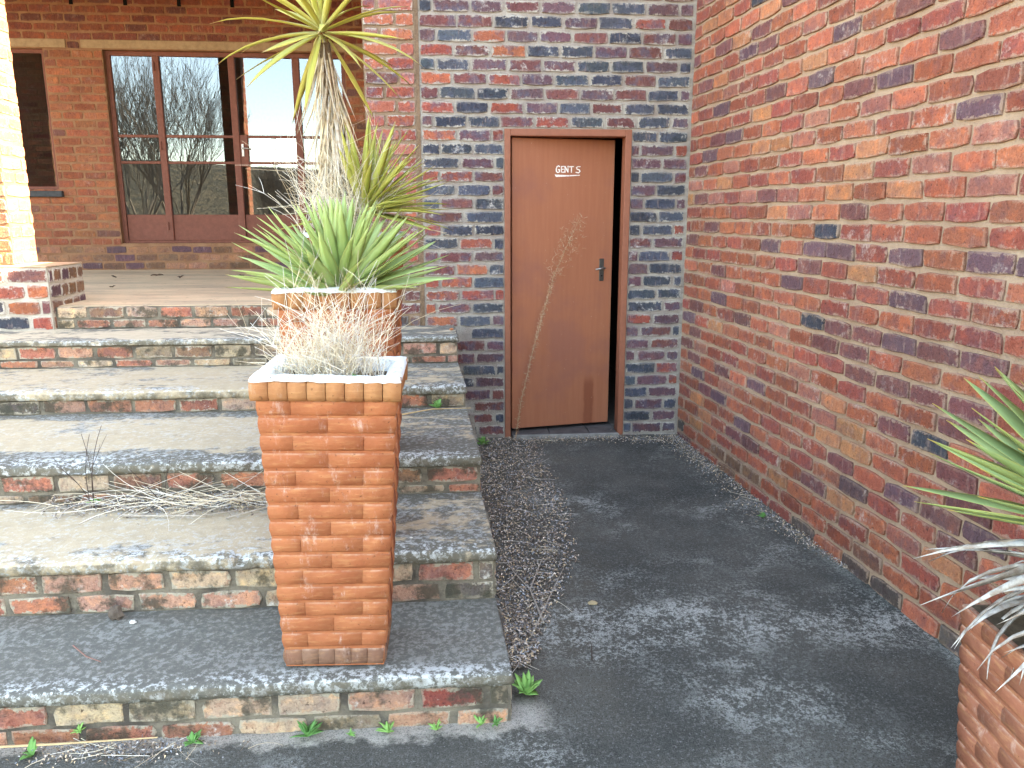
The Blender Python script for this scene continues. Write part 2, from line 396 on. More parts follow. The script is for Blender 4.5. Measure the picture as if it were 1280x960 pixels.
place_bricks(wall_v, vl, (0, 0, 0), 0, mb_ver, col_v, mb_ver_s, 300, lambda b: abs(b[0]+2.5)+(5 if b[1] > 3.95 else 0), 41)
lint = plain('lintel_concrete', lin(182, 152, 120, K), .9, 0, .15, .4, 14)
for (x0, x1) in ((-6.2, -4.18), (-4.02, -.6)):
    q = MB(); q.box((x0, -.006, FZ1+.012), (x1, .05, FZ1+.098), .004, .0015); q.build('lintel', lint, wall_v)
ledge = MB(); ledge.box((-3.86, -.035, VF-.02), (-.6, .004, VF+.185), .008, .003); 
for i in range(4):
    q = MB(); q.box((-4.09+i*.57, -.010, 3.93), (-4.05+i*.57, -.004, 4.03)); q.build('vent_slot', plain('dark_void', (.004, .004, .004, 1), 1), wall_v)
rf = MB(); rf.box((-7.5, -3.76, 4.36), (-.63, 4.6, 4.5)); rf.box((-7.5, -3.70, 4.16), (-.63, -3.42, 4.36)); rf.build('roof', plain('roof_timber', lin(70, 56, 48), .8), wall_v)
rm = MB(); rm.box((-6.2, .23, 1.0), (-.6, 4.4, 1.06)); rm.box((-6.4, .23, 1.06), (-6.2, 4.5, 4.3)); rm.box((-.8, .23, 1.06), (-.575, 4.5, 4.3))
BX0, BX1, BZ0, BZ1 = -3.33, -2.54, 2.50, 2.98
rm.box((-6.2, 4.4, 1.06), (BX0, 4.5, 4.3)); rm.box((BX1, 4.4, 1.06), (-.8, 4.5, 4.3)); rm.box((BX0, 4.4, 1.06), (BX1, 4.5, BZ0)); rm.box((BX0, 4.4, BZ1), (BX1, 4.5, 4.3))
rm.box((-2.975, 4.41, BZ0), (-2.895, 4.46, BZ1)); rm.build('room_shell', plain('room_plaster', lin(112, 106, 98), .9), wall_v)
# two-course plinth ledge below the steel doors
led = MB()
for b in courses(-3.86, -.6, 0, 1, .1, .24, 77): pass
# veranda floor
m = M('veranda_screed'); P = m.pos(); c = m.mix(m.rmp(m.noise(m.scale(P, (.5, 2.2, 1)), 2.2, 6, .65), .35, .68), lin(226, 196, 160, .86), lin(186, 164, 138, .86))
c = m.mix(m.rmp(m.noise(P, 14, 5, .7), .55, .72, 0, .6), c, lin(128, 116, 100, K)); m.col(c); m.bump(m.noise(P, 40, 4), .3, .004); m.rough(.75)
mb = MB(); mb.box((-7.0, D+.07, .8), (-.575, VY+.0, VF)); o = mb.build('veranda_floor', m.m); o['kind'] = 'structure'

# ================================================================ STEPS
SY = [2.345, 2.848, 3.482, 4.412, 5.125]; SZ = [.195, .414, .600, .730, .910]
def xend(y): return .19-.0526*(y-2.356)
stairs = empty('brick_steps', (0, 2.345, 0)); tag(stairs, 'wide weathered concrete and brick steps climbing to the veranda', 'steps')
OY = 2.345
def tread_mat(i, cream, bias, front, back, xg, white):
    """cream screed with its own black mould and white lichen growth"""
    m = M('tread_concrete_%d' % i); P = m.pos(); xyz = m.sep(P)
    yf = SY[i]; yb = (SY+[D])[i+1]
    t = m.math('DIVIDE', m.math('SUBTRACT', xyz[1], yf), yb-yf)
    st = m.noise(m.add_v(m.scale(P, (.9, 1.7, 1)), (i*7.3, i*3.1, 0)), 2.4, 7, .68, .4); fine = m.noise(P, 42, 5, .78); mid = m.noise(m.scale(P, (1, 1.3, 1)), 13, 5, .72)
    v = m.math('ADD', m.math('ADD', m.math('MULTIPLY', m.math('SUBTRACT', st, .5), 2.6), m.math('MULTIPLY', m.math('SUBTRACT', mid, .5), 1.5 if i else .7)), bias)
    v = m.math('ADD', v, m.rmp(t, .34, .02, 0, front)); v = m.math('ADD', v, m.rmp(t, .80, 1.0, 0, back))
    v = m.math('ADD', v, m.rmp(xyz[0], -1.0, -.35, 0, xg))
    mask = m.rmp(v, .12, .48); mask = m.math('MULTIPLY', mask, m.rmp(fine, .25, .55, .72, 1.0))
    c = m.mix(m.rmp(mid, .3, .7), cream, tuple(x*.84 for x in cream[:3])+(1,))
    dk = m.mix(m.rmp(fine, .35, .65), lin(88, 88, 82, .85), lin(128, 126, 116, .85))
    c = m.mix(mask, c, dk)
    wl = m.math('MULTIPLY', m.rmp(m.math('ADD', m.math('MULTIPLY', fine, .65), m.math('MULTIPLY', st, .35)), .49, .57), m.math('ADD', white, m.rmp(t, .22, .03, 0, .75)))
    c = m.mix(wl, c, lin(204, 208, 204, .85))
    # face of the slab: mouldy grey
    nz = m.sep(m.n('NewGeometry').outputs['Normal'])[2]
    c = m.mix(m.math('MULTIPLY', m.rmp(nz, .65, .3), m.rmp(mid, .35, .65, .1, .95)), c, lin(116, 108, 92, .8))
    m.col(c); m.bump(m.math('ADD', fine, m.math('MULTIPLY', m.noise(P, 120, 3), .5)), .55, .006); return m.m
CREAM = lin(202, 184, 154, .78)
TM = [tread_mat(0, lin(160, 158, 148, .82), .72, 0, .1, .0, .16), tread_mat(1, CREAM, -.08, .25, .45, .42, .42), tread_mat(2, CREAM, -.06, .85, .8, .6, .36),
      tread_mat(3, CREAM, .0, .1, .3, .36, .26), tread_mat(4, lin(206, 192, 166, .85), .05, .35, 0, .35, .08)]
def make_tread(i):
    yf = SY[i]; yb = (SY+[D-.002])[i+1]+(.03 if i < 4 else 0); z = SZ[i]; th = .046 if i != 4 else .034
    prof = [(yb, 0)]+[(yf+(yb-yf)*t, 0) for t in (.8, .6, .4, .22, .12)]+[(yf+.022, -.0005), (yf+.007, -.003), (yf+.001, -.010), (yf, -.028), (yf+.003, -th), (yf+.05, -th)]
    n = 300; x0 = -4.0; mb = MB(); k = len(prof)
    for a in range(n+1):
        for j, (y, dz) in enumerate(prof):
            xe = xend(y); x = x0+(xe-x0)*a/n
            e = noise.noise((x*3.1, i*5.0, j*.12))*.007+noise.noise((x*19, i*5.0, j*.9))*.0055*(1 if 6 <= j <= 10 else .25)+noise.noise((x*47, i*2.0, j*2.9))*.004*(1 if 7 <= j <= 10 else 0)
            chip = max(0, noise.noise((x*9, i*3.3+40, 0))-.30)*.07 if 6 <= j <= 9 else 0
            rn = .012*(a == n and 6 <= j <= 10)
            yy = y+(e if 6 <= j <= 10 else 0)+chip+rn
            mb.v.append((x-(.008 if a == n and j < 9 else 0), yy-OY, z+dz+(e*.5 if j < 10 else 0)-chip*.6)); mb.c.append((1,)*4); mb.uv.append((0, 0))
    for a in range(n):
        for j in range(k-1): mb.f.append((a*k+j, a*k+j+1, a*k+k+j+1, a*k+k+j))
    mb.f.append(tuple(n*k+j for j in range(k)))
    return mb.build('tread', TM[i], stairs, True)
for i in range(5): make_tread(i)
zlow = [0.0]+SZ
def col_s(b, r): return pal(r, [(2, (192, 124, 98)), (3, (204, 152, 126)), (3.2, (210, 180, 148)), (.5, RED), (1.2, (160, 122, 98)), (2, (168, 150, 126)), (.8, (122, 112, 98))])
tops = SZ+[VF]; fr = SY+[D]; risers = []
for i in range(6):
    yf = fr[i]+.022; zt = tops[i]-(.05 if i < 5 else .004); x1 = xend(fr[i])-.012 if i < 5 else -.575
    core = MB(); core.box((-4.0+.003*i, yf-OY, -.1+.003*i), (x1, (fr[i+1]+.03 if i < 5 else D+.068)-OY, zt-(.0 if i != 4 else -.014)-.003))
    risers.append(core.build('riser', mm_step, stairs))
for i in range(6):
    thick = (.048, .048, .048, .044, .036, .0)[i]; zt = tops[i]-thick; zb = zlow[i]-.0
    x1 = xend(fr[i])-.008 if i < 5 else -.58; x0 = -3.5 if i < 5 else -2.77
    if i == 0: zb = -.01
    rows = []; z = zt; k = 0
    while z-zb > .022:
        hgt = min(.088, z-zb); rows.append((z-hgt/2, hgt)); z -= hgt; k += 1
    bl_ = []
    for k, (zc, hgt) in enumerate(rows):
        for b in courses(x0, x1, 0, 1, .0925, .24, 60+i*5+k, (), .020, (), k): bl_.append((b[0], zc, b[2], hgt-.014, k))
    place_bricks(risers[i], bl_, (0, fr[i]+.016-OY, 0), 0, mb_step, col_s, None, None, None, 70+i)
    # the free ends of the risers, facing the path
    if i < 5:
        el = [(b[0], zc, b[2], hgt-.014, k) for k, (zc, hgt) in enumerate(rows) for b in courses(.03, (fr+[D])[i+1]-fr[i], 0, 1, .0925, .24, 90+i*5+k, (), .02, (), k)]
        tht = math.atan2(1, -.0526); place_bricks(risers[i], el, (xend(fr[i])-.006, fr[i]-OY, 0), tht, mb_step, col_s, None, None, None, 80+i)

# ================================================================ PLINTH AND PILLAR
plx, ply0, ply1, plz = -2.77, 5.632, 6.17, 1.347
plinth = empty('brick_plinth', (plx, ply0, .9)); tag(plinth, 'low brick plinth at left end of the top step', 'plinth')
core = MB(); core.box((-1.6, .006, 0), (-.006, ply1-ply0-.006, plz-.9-.008)); core.build('mortar', mortar_mat('mortar_plinth', lin(214, 206, 192, K), lin(196, 184, 168, K)), plinth)
def col_p(b, r): return pal(r, [(3, MAROON), (3, RED), (2, PURP), (1, ORNG), (1, NAVY)])
def col_p2(b, r): return pal(r, [(3, BRWN), (2, (150, 112, 92)), (2, DORG), (1, PURP)])
pb = courses(-1.6, 0, 0.004, 4, .1085, .24, 101, (), .02); place_bricks(plinth, [(x, z, L, .088, k) for (x, z, L, H, k) in pb], (0, 0, 0), 0, mb_plinth, col_p, None, None, None, 102)
pb = courses(0.02, ply1-ply0, 0.004, 4, .1085, .12, 103, (), .018); place_bricks(plinth, [(x, z, L, .088, k) for (x, z, L, H, k) in pb], (0, 0, 0), math.pi/2, mb_plinth, col_p2, None, None, None, 104)
q = MB(); q.box((-1.6, .004, plz-.9-.006), (-.004, ply1-ply0-.004, plz-.9+.004), .003, .001); q.build('cap', plain('plinth_top_mortar', lin(206, 176, 146, K), .9, 0, .2, .5, 12), plinth)
pix, piy0, piy1 = -3.05, 5.775, 6.10
def col_pi(b, r): return pal(r, [(4, ORNG), (3, (196, 124, 92)), (1, RED)])
def make_pillar(px, wd, label, sd):
    pillar = empty('brick_pillar', (px, piy0, plz+.004)); tag(pillar, label, 'pillar'); dp = piy1-piy0
    core = MB(); core.box((-wd, .006, -.3 if sd else 0), (-.006, dp-.006, 2.79)); core.build('mortar', mm_ver, pillar)
    place_bricks(pillar, courses(-wd, 0, 0, 30, seed=111+sd), (0, 0, 0), 0, mb_right, col_pi, None, None, None, 112+sd)
    place_bricks(pillar, courses(0.012, dp, 0, 30, seed=113+sd, half0=1), (0, 0, 0), math.pi/2, mb_right, col_pi, None, None, None, 114+sd)
    place_bricks(pillar, courses(0, wd, 0, 30, seed=115+sd), (0, dp, 0), math.pi, mb_right, col_pi, None, None, None, 116+sd)
make_pillar(pix, .33, 'sunlit brick pillar standing on the plinth at left edge', 0)
make_pillar(-6.12, .45, 'second veranda pillar outside the frame, mirrored dark in the narrow window', 50)

# ================================================================ GENTS DOOR
m = M('brown_door_paint'); P = m.pos(); n = m.noise(m.scale(P, (1, 1, .06)), 45, 4); n2 = m.noise(P, 3, 5)
c = m.mix(m.rmp(n, .35, .65), lin(166, 103, 76, .90), lin(171, 108, 80, .90)); c = m.mix(m.rmp(n2, .45, .7, 0, .6), c, lin(150, 96, 82, .88))
oc = m.sep(m.objc())
stain = m.math('MULTIPLY', m.rmp(m.math('ABSOLUTE', m.math('SUBTRACT', m.math('ADD', oc[0], m.math('MULTIPLY', m.math('SUBTRACT', m.noise(P, 9, 3), .5), .03)), .612)), .05, .026), m.rmp(oc[2], .40, .30))
c = m.mix(m.math('MULTIPLY', stain, .55), c, lin(122, 58, 38, .8))
c = m.mix(m.rmp(m.noise(P, 70, 2), .72, .78), c, lin(200, 160, 136, .8))
m.col(c); m.rough(.5); m.bump(n, .08, .002); door_mat = m.m
frame_mat = plain('brown_frame_paint', lin(152, 94, 72, .86), .5, 0, .08, .1, 30)
door = empty('door', (.44, 5.70, .11)); tag(door, 'brown painted door standing ajar, marked GENTS', 'door')
fz0 = -.055; y0 = D-.012-5.70; y1 = y0+.115
fr_ = MB(); X = lambda x: x-.44
fr_.box((X(DX0), y0, fz0), (X(DX0)+.042, y1, DZ1-.11), .003); fr_.box((X(DX1)-.043, y0, fz0), (X(DX1), y1, DZ1-.11), .003)
fr_.box((X(DX0)+.042, y0, DZ1-.11-.048), (X(DX1)-.043, y1, DZ1-.11), .003)
fr_.build('door_frame', frame_mat, door)
leaf = MB(); leaf.box((0, 0, 0), (.779, .04, 2.118), .0025); lf = leaf.build('door_leaf', door_mat, door)
lf.rotation_euler = (0, 0, R(11))
steel = plain('worn_steel', lin(150, 148, 144), .35, .9, .1)
dsteel = plain('tarnished_steel', lin(92, 94, 92), .45, .85, .2)
z0l = .11
hp = MB(); hp.box((.677, -.006, 1.211-z0l), (.714, .001, 1.377-z0l), .003); hp.build('handle_plate', dsteel, lf)
hp = MB(); hp.tube([(.702, -.003, 1.308-z0l), (.702, -.045, 1.308-z0l)], .009, .009, 10); hp.tube([(.706, -.045, 1.308-z0l), (.675, -.049, 1.306-z0l), (.632, -.046, 1.300-z0l)], .0085, .006, 10); hp.build('door_handle', steel, lf, True)
kh = MB(); kh.tube([(.696, -.0075, 1.25-z0l), (.696, -.004, 1.25-z0l)], .006, .006, 10); kh.build('keyhole', plain('keyhole_dark', (.01, .01, .01, 1), .8), lf)
letters = [[(106,152),(98,147),(88,152),(82,168),(84,184),(94,190),(104,186),(106,172),(96,172)], [(136,150),(118,152),(118,188),(138,187)], [(118,169),(132,168)],
           [(143,188),(143,150),(164,187),(164,148)], [(172,152),(203,150)], [(188,151),(188,187)], [(249,150),(232,150),(221,157),(226,166),(242,171),(248,180),(238,190),(219,187)]]
LX = lambda cx: .321+(cx-75)*.0011
LZ = lambda cy: 2.043-(cy-145)*.00108-z0l
wp = M('white_hand_paint'); P = wp.pos(); wp.col(wp.mix(wp.rmp(wp.noise(P, 120, 3), .35, .5), lin(200, 180, 165), lin(238, 234, 226))); wp.rough(.6); wp = wp.m
tx = MB()
for st in letters:
    for i, ((xa, ya), (xb, yb)) in enumerate(zip(st, st[1:])):
        p, q = Vector((LX(xa), LZ(ya))), Vector((LX(xb), LZ(yb))); d = (q-p).normalized(); nn = Vector((-d.y, d.x))*.0036*rng.uniform(.8, 1.15); p -= d*.002; q += d*.002
        yy = -.0012-.0001*i
        vs = [p+nn, q+nn, q-nn, p-nn]; tx.add([(v_.x, yy, v_.y) for v_ in vs]+[(v_.x, .0005, v_.y) for v_ in vs], [(3, 2, 1, 0), (0, 1, 5, 4), (1, 2, 6, 5), (2, 3, 7, 6), (3, 0, 4, 7)])
vs = [(72,203),(160,206),(248,203),(246,208),(170,214),(82,219)]
tx.add([(LX(a_), -.0013, LZ(b_)) for a_, b_ in vs]+[(LX(a_), .0005, LZ(b_)) for a_, b_ in vs], [(0, 1, 2, 3, 4, 5)]+[(i, (i+1) % 6, 6+(i+1) % 6, 6+i) for i in range(6)])
tx.build('lettering', wp, lf)
# slate threshold
thr = empty('door_threshold', (DX0, D, .04)); thr['kind'] = 'structure'
tm = plain('slate_tile', lin(92, 88, 86, .8), .7, 0, .25, .5, 9)
for (a_, b_) in ((.05, .335), (.341, .635), (.641, .85)):
    q = MB(); q.box((a_, -.035, .0), (b_, .45, .045), .003); q.build('tile', tm, thr)
q = MB(); q.box((.06, -.055, -.03), (.86, -.036, .042), .004, .002); q.build('kerb', plain('threshold_cement', lin(150, 148, 142, .8), .9, 0, .2, .5), thr)

# ================================================================ STEEL FRENCH DOORS
g = M('window_glass'); t = g.t; t.nodes.remove(g.b); out = t.nodes['Material Output']
gl = g.n('BsdfGlossy'); gl.inputs['Roughness'].default_value = .0; gl.inputs['Color'].default_value = (.80, .91, 1, 1)
tr = g.n('BsdfTransparent'); tr.inputs['Color'].default_value = (.42, .44, .45, 1)
ms = g.n('MixShader'); fz = g.n('Fresnel'); fz.inputs['IOR'].default_value = 2.2
t.links.new(fz.outputs[0], ms.inputs[0]); t.links.new(tr.outputs[0], ms.inputs[1]); t.links.new(gl.outputs[0], ms.inputs[2]); t.links.new(ms.outputs[0], out.inputs[0])
glass = g.m
wpaint = plain('window_brown_paint', lin(128, 76, 62, .86), .55, 0, .12, .1, 25)
fd = empty('french_doors', (FX0, VY+.07, FZ0)); tag(fd, 'brown steel glazed doors and side lights at back of veranda', 'door')
W = FX1-FX0; Hh = FZ1-FZ0
cols = [(.055, .50), (.575, 1.325), (1.40, 2.035), (2.115, W-.05)]
zr = [(.325, .885), (.925, 1.185), (1.215, Hh-.06)]
fm = MB(); fm.box((0, 0, 0), (.05, .06, Hh), .004); fm.box((W-.05, 0, 0), (W, .06, Hh), .004); fm.box((.05, .0, Hh-.05), (W-.05, .06, Hh), .004); fm.box((.05, 0, 0), (W-.05, .06, .03), .004)
fm.build('frame', wpaint, fd)
for (a_, b_) in ((.50, .575), (1.325, 1.40), (2.035, 2.115)):
    q = MB(); q.box((a_, -.012, .03), (b_, .045, Hh-.05), .005); q.build('mullion', wpaint, fd)
for (a_, b_) in cols:
    for (z_, h_) in ((.895, .925), (1.185, 1.215)):
        q = MB(); q.box((a_, .002, z_), (b_, .035, h_), .004); q.build('glazing_bar', wpaint, fd)
    q = MB(); q.box((a_, .012, .03), (b_, .03, .325), .004); q.build('kick_panel', wpaint, fd)
    for (z_, h_) in ((.325, .895), (.925, 1.185), (1.215, Hh-.05)):
        q = MB(); tl = .022*(b_-a_)+rng.uniform(-.0012, .0012)
        q.add([(a_, .02, z_), (b_, .02+tl, z_), (b_, .02+tl, h_), (a_, .02, h_), (a_, .024, z_), (b_, .024+tl, z_), (b_, .024+tl, h_), (a_, .024, h_)], [(0, 1, 2, 3)]); q.build('pane', glass, fd)
q = MB(); q.box((1.40, -.004, .87), (1.49, .04, 1.22), .004); lock = q.build('lock_plate', wpaint, fd)
q = MB(); q.box((1.415, -.014, .98), (1.445, -.004, 1.12), .004); q.tube([(1.43, -.012, 1.07), (1.43, -.05, 1.07)], .009, .009, 8); q.tube([(1.43, -.05, 1.07), (1.53, -.05, 1.065)], .009, .007, 8); q.build('door_handle', plain('chrome_handle', lin(200, 200, 198), .3, .6), lock)
for z_ in (.15, 1.05, 1.9):
    q = MB(); q.tube([(.52, -.016, z_), (.52, -.016, z_+.09)], .012, .012, 8); q.build('hinge', wpaint, fd)
# narrow window, left
nw = empty('window', (NX0, VY+.05, NZ0)); tag(nw, 'narrow dark window in the veranda wall beside the sunlit pillar', 'window')
W2 = NX1-NX0; H2 = NZ1-NZ0
q = MB(); q.box((0, 0, 0), (.04, .06, H2)); q.box((W2-.04, 0, 0), (W2, .06, H2)); q.box((.04, 0, H2-.04), (W2-.04, .06, H2)); q.box((.04, 0, 0), (W2-.04, .06, .04)); q.build('frame', wpaint, nw)
q = MB(); q.add([(.04, .03, .04), (W2-.04, .03, .04), (W2-.04, .03, H2-.04), (.04, .03, H2-.04)], [(0, 1, 2, 3)]); q.build('pane', glass, nw)
q = MB(); q.box((-.05, -.10, -.075), (W2+.05, -.0, -.01), .006, .002); q.build('sill', plain('slate_sill', lin(70, 72, 74, .8), .7, 0, .2, .4), nw)

# ================================================================ PLANTERS
def terracotta(name, c0, c1, scuff):
    m = M(name); P = m.pos(); n = m.noise(P, 7, 5, .65); st = m.noise(m.scale(P, (.25, .25, 1.6)), 60, 5, .7)
    c = m.mix(m.rmp(n, .35, .65), c0, c1); ob = m.n('ObjectInfo').outputs['Random']; c = m.mix(m.rmp(ob, 0, 1, 0, .16), c, lin(182, 104, 70, .76))
    c = m.mix(m.rmp(st, .48, .70, 0, .5), c, m.mix(.5, c, lin(228, 176, 120, .85)))
    c = m.mix(m.rmp(st, .36, .24, 0, .6), c, lin(112, 60, 40, .8))
    c = m.mix(m.math('MULTIPLY', m.rmp(m.noise(m.scale(P, (1.6, 1.6, .6)), 10, 6, .82), .55, .74), scuff*.75), c, lin(226, 206, 192, .85))
    nz = m.sep(m.n('NewGeometry').outputs['Normal'])[2]
    c = m.mix(m.math('MULTIPLY', m.rmp(nz, .3, .75), m.rmp(m.noise(P, 30, 3), .35, .6, 0, .5)), c, lin(206, 178, 156, .85))
    c = m.mix(m.rmp(m.noise(P, 85, 3), .36, .28, 0, .6), c, lin(84, 52, 40, .8))
    m.col(c); m.rough(.8); m.bump(m.math('ADD', m.math('MULTIPLY', st, .8), m.noise(P, 75, 4)), .5, .005); return m.m
ter = terracotta('terracotta_planter', lin(196, 120, 80, .76), lin(182, 106, 70, .76), .8)
ter_rim = terracotta('terracotta_rim', lin(196, 142, 96, .78), lin(186, 126, 84, .78), .4)
ter_red = terracotta('terracotta_red_planter', lin(172, 110, 86, .76), lin(154, 96, 76, .76), .5)
rimw = M('whitewashed_rim'); P = rimw.pos(); rimw.col(rimw.mix(rimw.rmp(rimw.noise(P, 22, 5, .75), .55, .70), lin(226, 232, 230, .92), lin(150, 148, 138, .8))); rimw.bump(rimw.noise(P, 45, 5, .7), .7, .01); rimw = rimw.m
soil = plain('planter_soil', lin(96, 82, 66, .8), .95, 0, .35, .8, 30)
def bulged(p0, p1, q0, q1, nrm, bul, n=5):
    """brick between bottom edge p0-p1 and top edge q0-q1, rounded outwards"""
    v = []; f = []
    for e, (a_, b_) in enumerate(((p0, q0), (p1, q1))):
        for j in range(n+1):
            t = j/n; pt = a_.lerp(b_, t)+nrm*(bul*(math.sin(math.pi*min(1, max(0, t)))**.55)+rng.uniform(-.0006, .0006)); v.append(pt)
        v.append(b_-nrm*.03); v.append(a_-nrm*.03)
    k = n+3
    for j in range(k): f.append((j, k+j, k+(j+1) % k, (j+1) % k))
    f.append(tuple(range(k-1, -1, -1))[::-1]); f.append(tuple(k+j for j in range(k))[::-1])
    return v, f
def planter(name, rows, base_h, mat, rmat, base_mat, wt=.416, dt=.34, wb=.322, db=.24, rim=True):
    root = empty(name); pitch = .058; hb = base_h; ht = hb+rows*pitch
    def half(z): t = z/ht; return (wb+(wt-wb)*t)/2, (db+(dt-db)*t)/2
    core = MB(); v = []
    for z in (0.002, ht):
        hw, hd = half(z); hw += .002; hd += .002; v += [(-hw, -hd, z), (hw, -hd, z), (hw, hd, z), (-hw, hd, z)]
    core.add(v, [(0, 1, 5, 4), (1, 2, 6, 5), (2, 3, 7, 6), (3, 0, 4, 7), (0, 3, 2, 1), (4, 5, 6, 7)]); core.build('body', mat, root)
    def face(side, z0, z1, u0, u1, bul, mt, nm, gap=.002):
        def pt(u, z):
            hw, hd = half(z)
            return {0: Vector((-hw+2*hw*u, -hd, z)), 1: Vector((hw, -hd+2*hd*u, z)), 2: Vector((hw-2*hw*u, hd, z)), 3: Vector((-hw, hd-2*hd*u, z))}[side]
        nn = {0: Vector((0, -1, 0)), 1: Vector((1, 0, 0)), 2: Vector((0, 1, 0)), 3: Vector((-1, 0, 0))}[side]
        j = rng.uniform(-.0012, .0012)
        v, f = bulged(pt(u0, z0), pt(u1, z0), pt(u0, z1+j), pt(u1, z1+j), nn, bul)
        mb = MB(); mb.add(v, f); o = mb.build(nm, mt, root, True)
        o.data.polygons.foreach_set('use_smooth', [True]*len(o.data.polygons)); return o
    for r_ in range(rows):
        z0 = hb+r_*pitch+.001; z1 = z0+pitch-.002
        for side in range(4):
            sp = [0, .5, 1] if (r_+side) % 2 else [0, .235, .775, 1]
            e = .0025
            for a_, b_ in zip(sp, sp[1:]):
                ua = a_+(e if a_ > 0 else (-.012 if side % 2 == 0 else 0)); ub = b_-(e if b_ < 1 else (-.012 if side % 2 == 0 else 0))
                face(side, z0, z1, ua+rng.uniform(-.003, .003)*(a_ > 0), ub, .0088, mat, 'brick')
    for side in range(4):
        for k in range(6): face(side, .003, hb-.002, k/6+.002, (k+1)/6-.002, .010, base_mat or mat, 'base_brick')
    if rim:
        rh = .066; ww = wt/2+.022; dd = dt/2+.022
        for side in range(4):
            n = 8 if side % 2 == 0 else 6
            for k in range(n):
                hwid = ww if side % 2 == 0 else dd; dep = dd if side % 2 == 0 else ww
                u0 = -hwid+2*hwid*k/n+.0015; u1 = -hwid+2*hwid*(k+1)/n-.0015
                if side % 2: u0 = max(u0, -hwid+.05); u1 = min(u1, hwid-.05)
                if u1-u0 < .01: continue
                rot = {0: lambda u, d, z: Vector((u, -d, z)), 1: lambda u, d, z: Vector((d, u, z)), 2: lambda u, d, z: Vector((-u, d, z)), 3: lambda u, d, z: Vector((-d, -u, z))}[side]
                nn = rot(0, 1, 0); zt = ht+rh+rng.uniform(-.004, .003)
                v, f = bulged(rot(u0, dep-.012, ht-.006), rot(u1, dep-.012, ht-.006), rot(u0, dep-.012, zt), rot(u1, dep-.012, zt), nn, .012)
                mb = MB(); mb.add(v, f); mb.build('rim_brick', rmat, root, True)
        cap = MB(); n = 26; wi, di = ww-.052, dd-.052
        loop = []
        def per(hw, hd, inset):
            pts = []
            for side in range(4):
                for k in range(n):
                    t = k/n
                    pts.append({0: (-hw+2*hw*t, -hd), 1: (hw, -hd+2*hd*t), 2: (hw-2*hw*t, hd), 3: (-hw, hd-2*hd*t)}[side])
            return pts
        rings = [(per(ww-.001, dd-.001, 0), ht+rh-.010), (per(ww-.006, dd-.006, 0), ht+rh+.004), (per((ww+wi)/2, (dd+di)/2, 0), ht+rh+.008), (per(wi, di, 0), ht+rh+.001), (per(wi-.004, di-.004, 0), ht-.03)]
        N = 4*n
        for k, (pts, z) in enumerate(rings):
            for i, (x, y) in enumerate(pts):
                e = noise.noise((x*35, y*35, k*.3))*.006
                cap.v.append((x+e*.5, y+e*.5, z+(e if k in (0, 1, 2, 3) else 0))); cap.c.append((1,)*4); cap.uv.append((0, 0))
        for k in range(len(rings)-1):
            for i in range(N): cap.f.append((k*N+i, k*N+(i+1) % N, k*N+N+(i+1) % N, k*N+N+i))
        cap.build('rim_cap', rimw, root, True)
        s_ = MB(); s_.add([(-wi, -di, ht+.028), (wi, -di, ht+.028), (wi, di, ht+.028), (-wi, di, ht+.028)], [(0, 1, 2, 3)]); s_.build('soil', soil, root)
    else:
        s_ = MB(); s_.add([(-wt/2+.01, -dt/2+.01, ht+.003), (wt/2-.01, -dt/2+.01, ht+.003), (wt/2-.01, dt/2-.01, ht+.003), (-wt/2+.01, dt/2-.01, ht+.003)], [(0, 1, 2, 3)]); s_.build('soil', soil, root)
    return root, ht
def copy_tree(o, parent=None):
    c_ = o.copy(); C.objects.link(c_); c_.parent = parent
    for ch in list(o.children): copy_tree(ch, c_)
    return c_
pl1, PH = planter('brick_planter', 15, .072, ter, ter_rim, terracotta('terracotta_base', lin(158, 120, 98, .74), lin(136, 98, 80, .74), .5))
PTOP = PH+.066
pl1.rotation_euler[1] = .026; pl1.location = (-.414, 2.545, .203); tag(pl1, 'tapered orange brick planter with dry grass, on the lowest step', 'planter', 'tapered brick planters standing on the steps')
pl2 = copy_tree(pl1); pl2.rotation_euler[1] = .0; pl2.location = (-.434, 3.125, .418); pl2['label'] = 'tapered brick planter holding the broad green spiky plant, middle of three'
pl3 = copy_tree(pl1); pl3.rotation_euler[1] = .0; pl3.location = (-.440, 3.70, .604); pl3.rotation_euler[2] = R(2); pl3['label'] = 'tapered brick planter behind the others, holding the tall yucca'
pl4, PH4 = planter('brick_planter', 10, .066, ter_red, ter_red, None, .44, .40, .36, .33, False)
pl4.location = (1.600, 1.655, .004); pl4.rotation_euler[2] = R(-4); tag(pl4, 'dark red ribbed planter cut off at the lower right corner', 'planter')

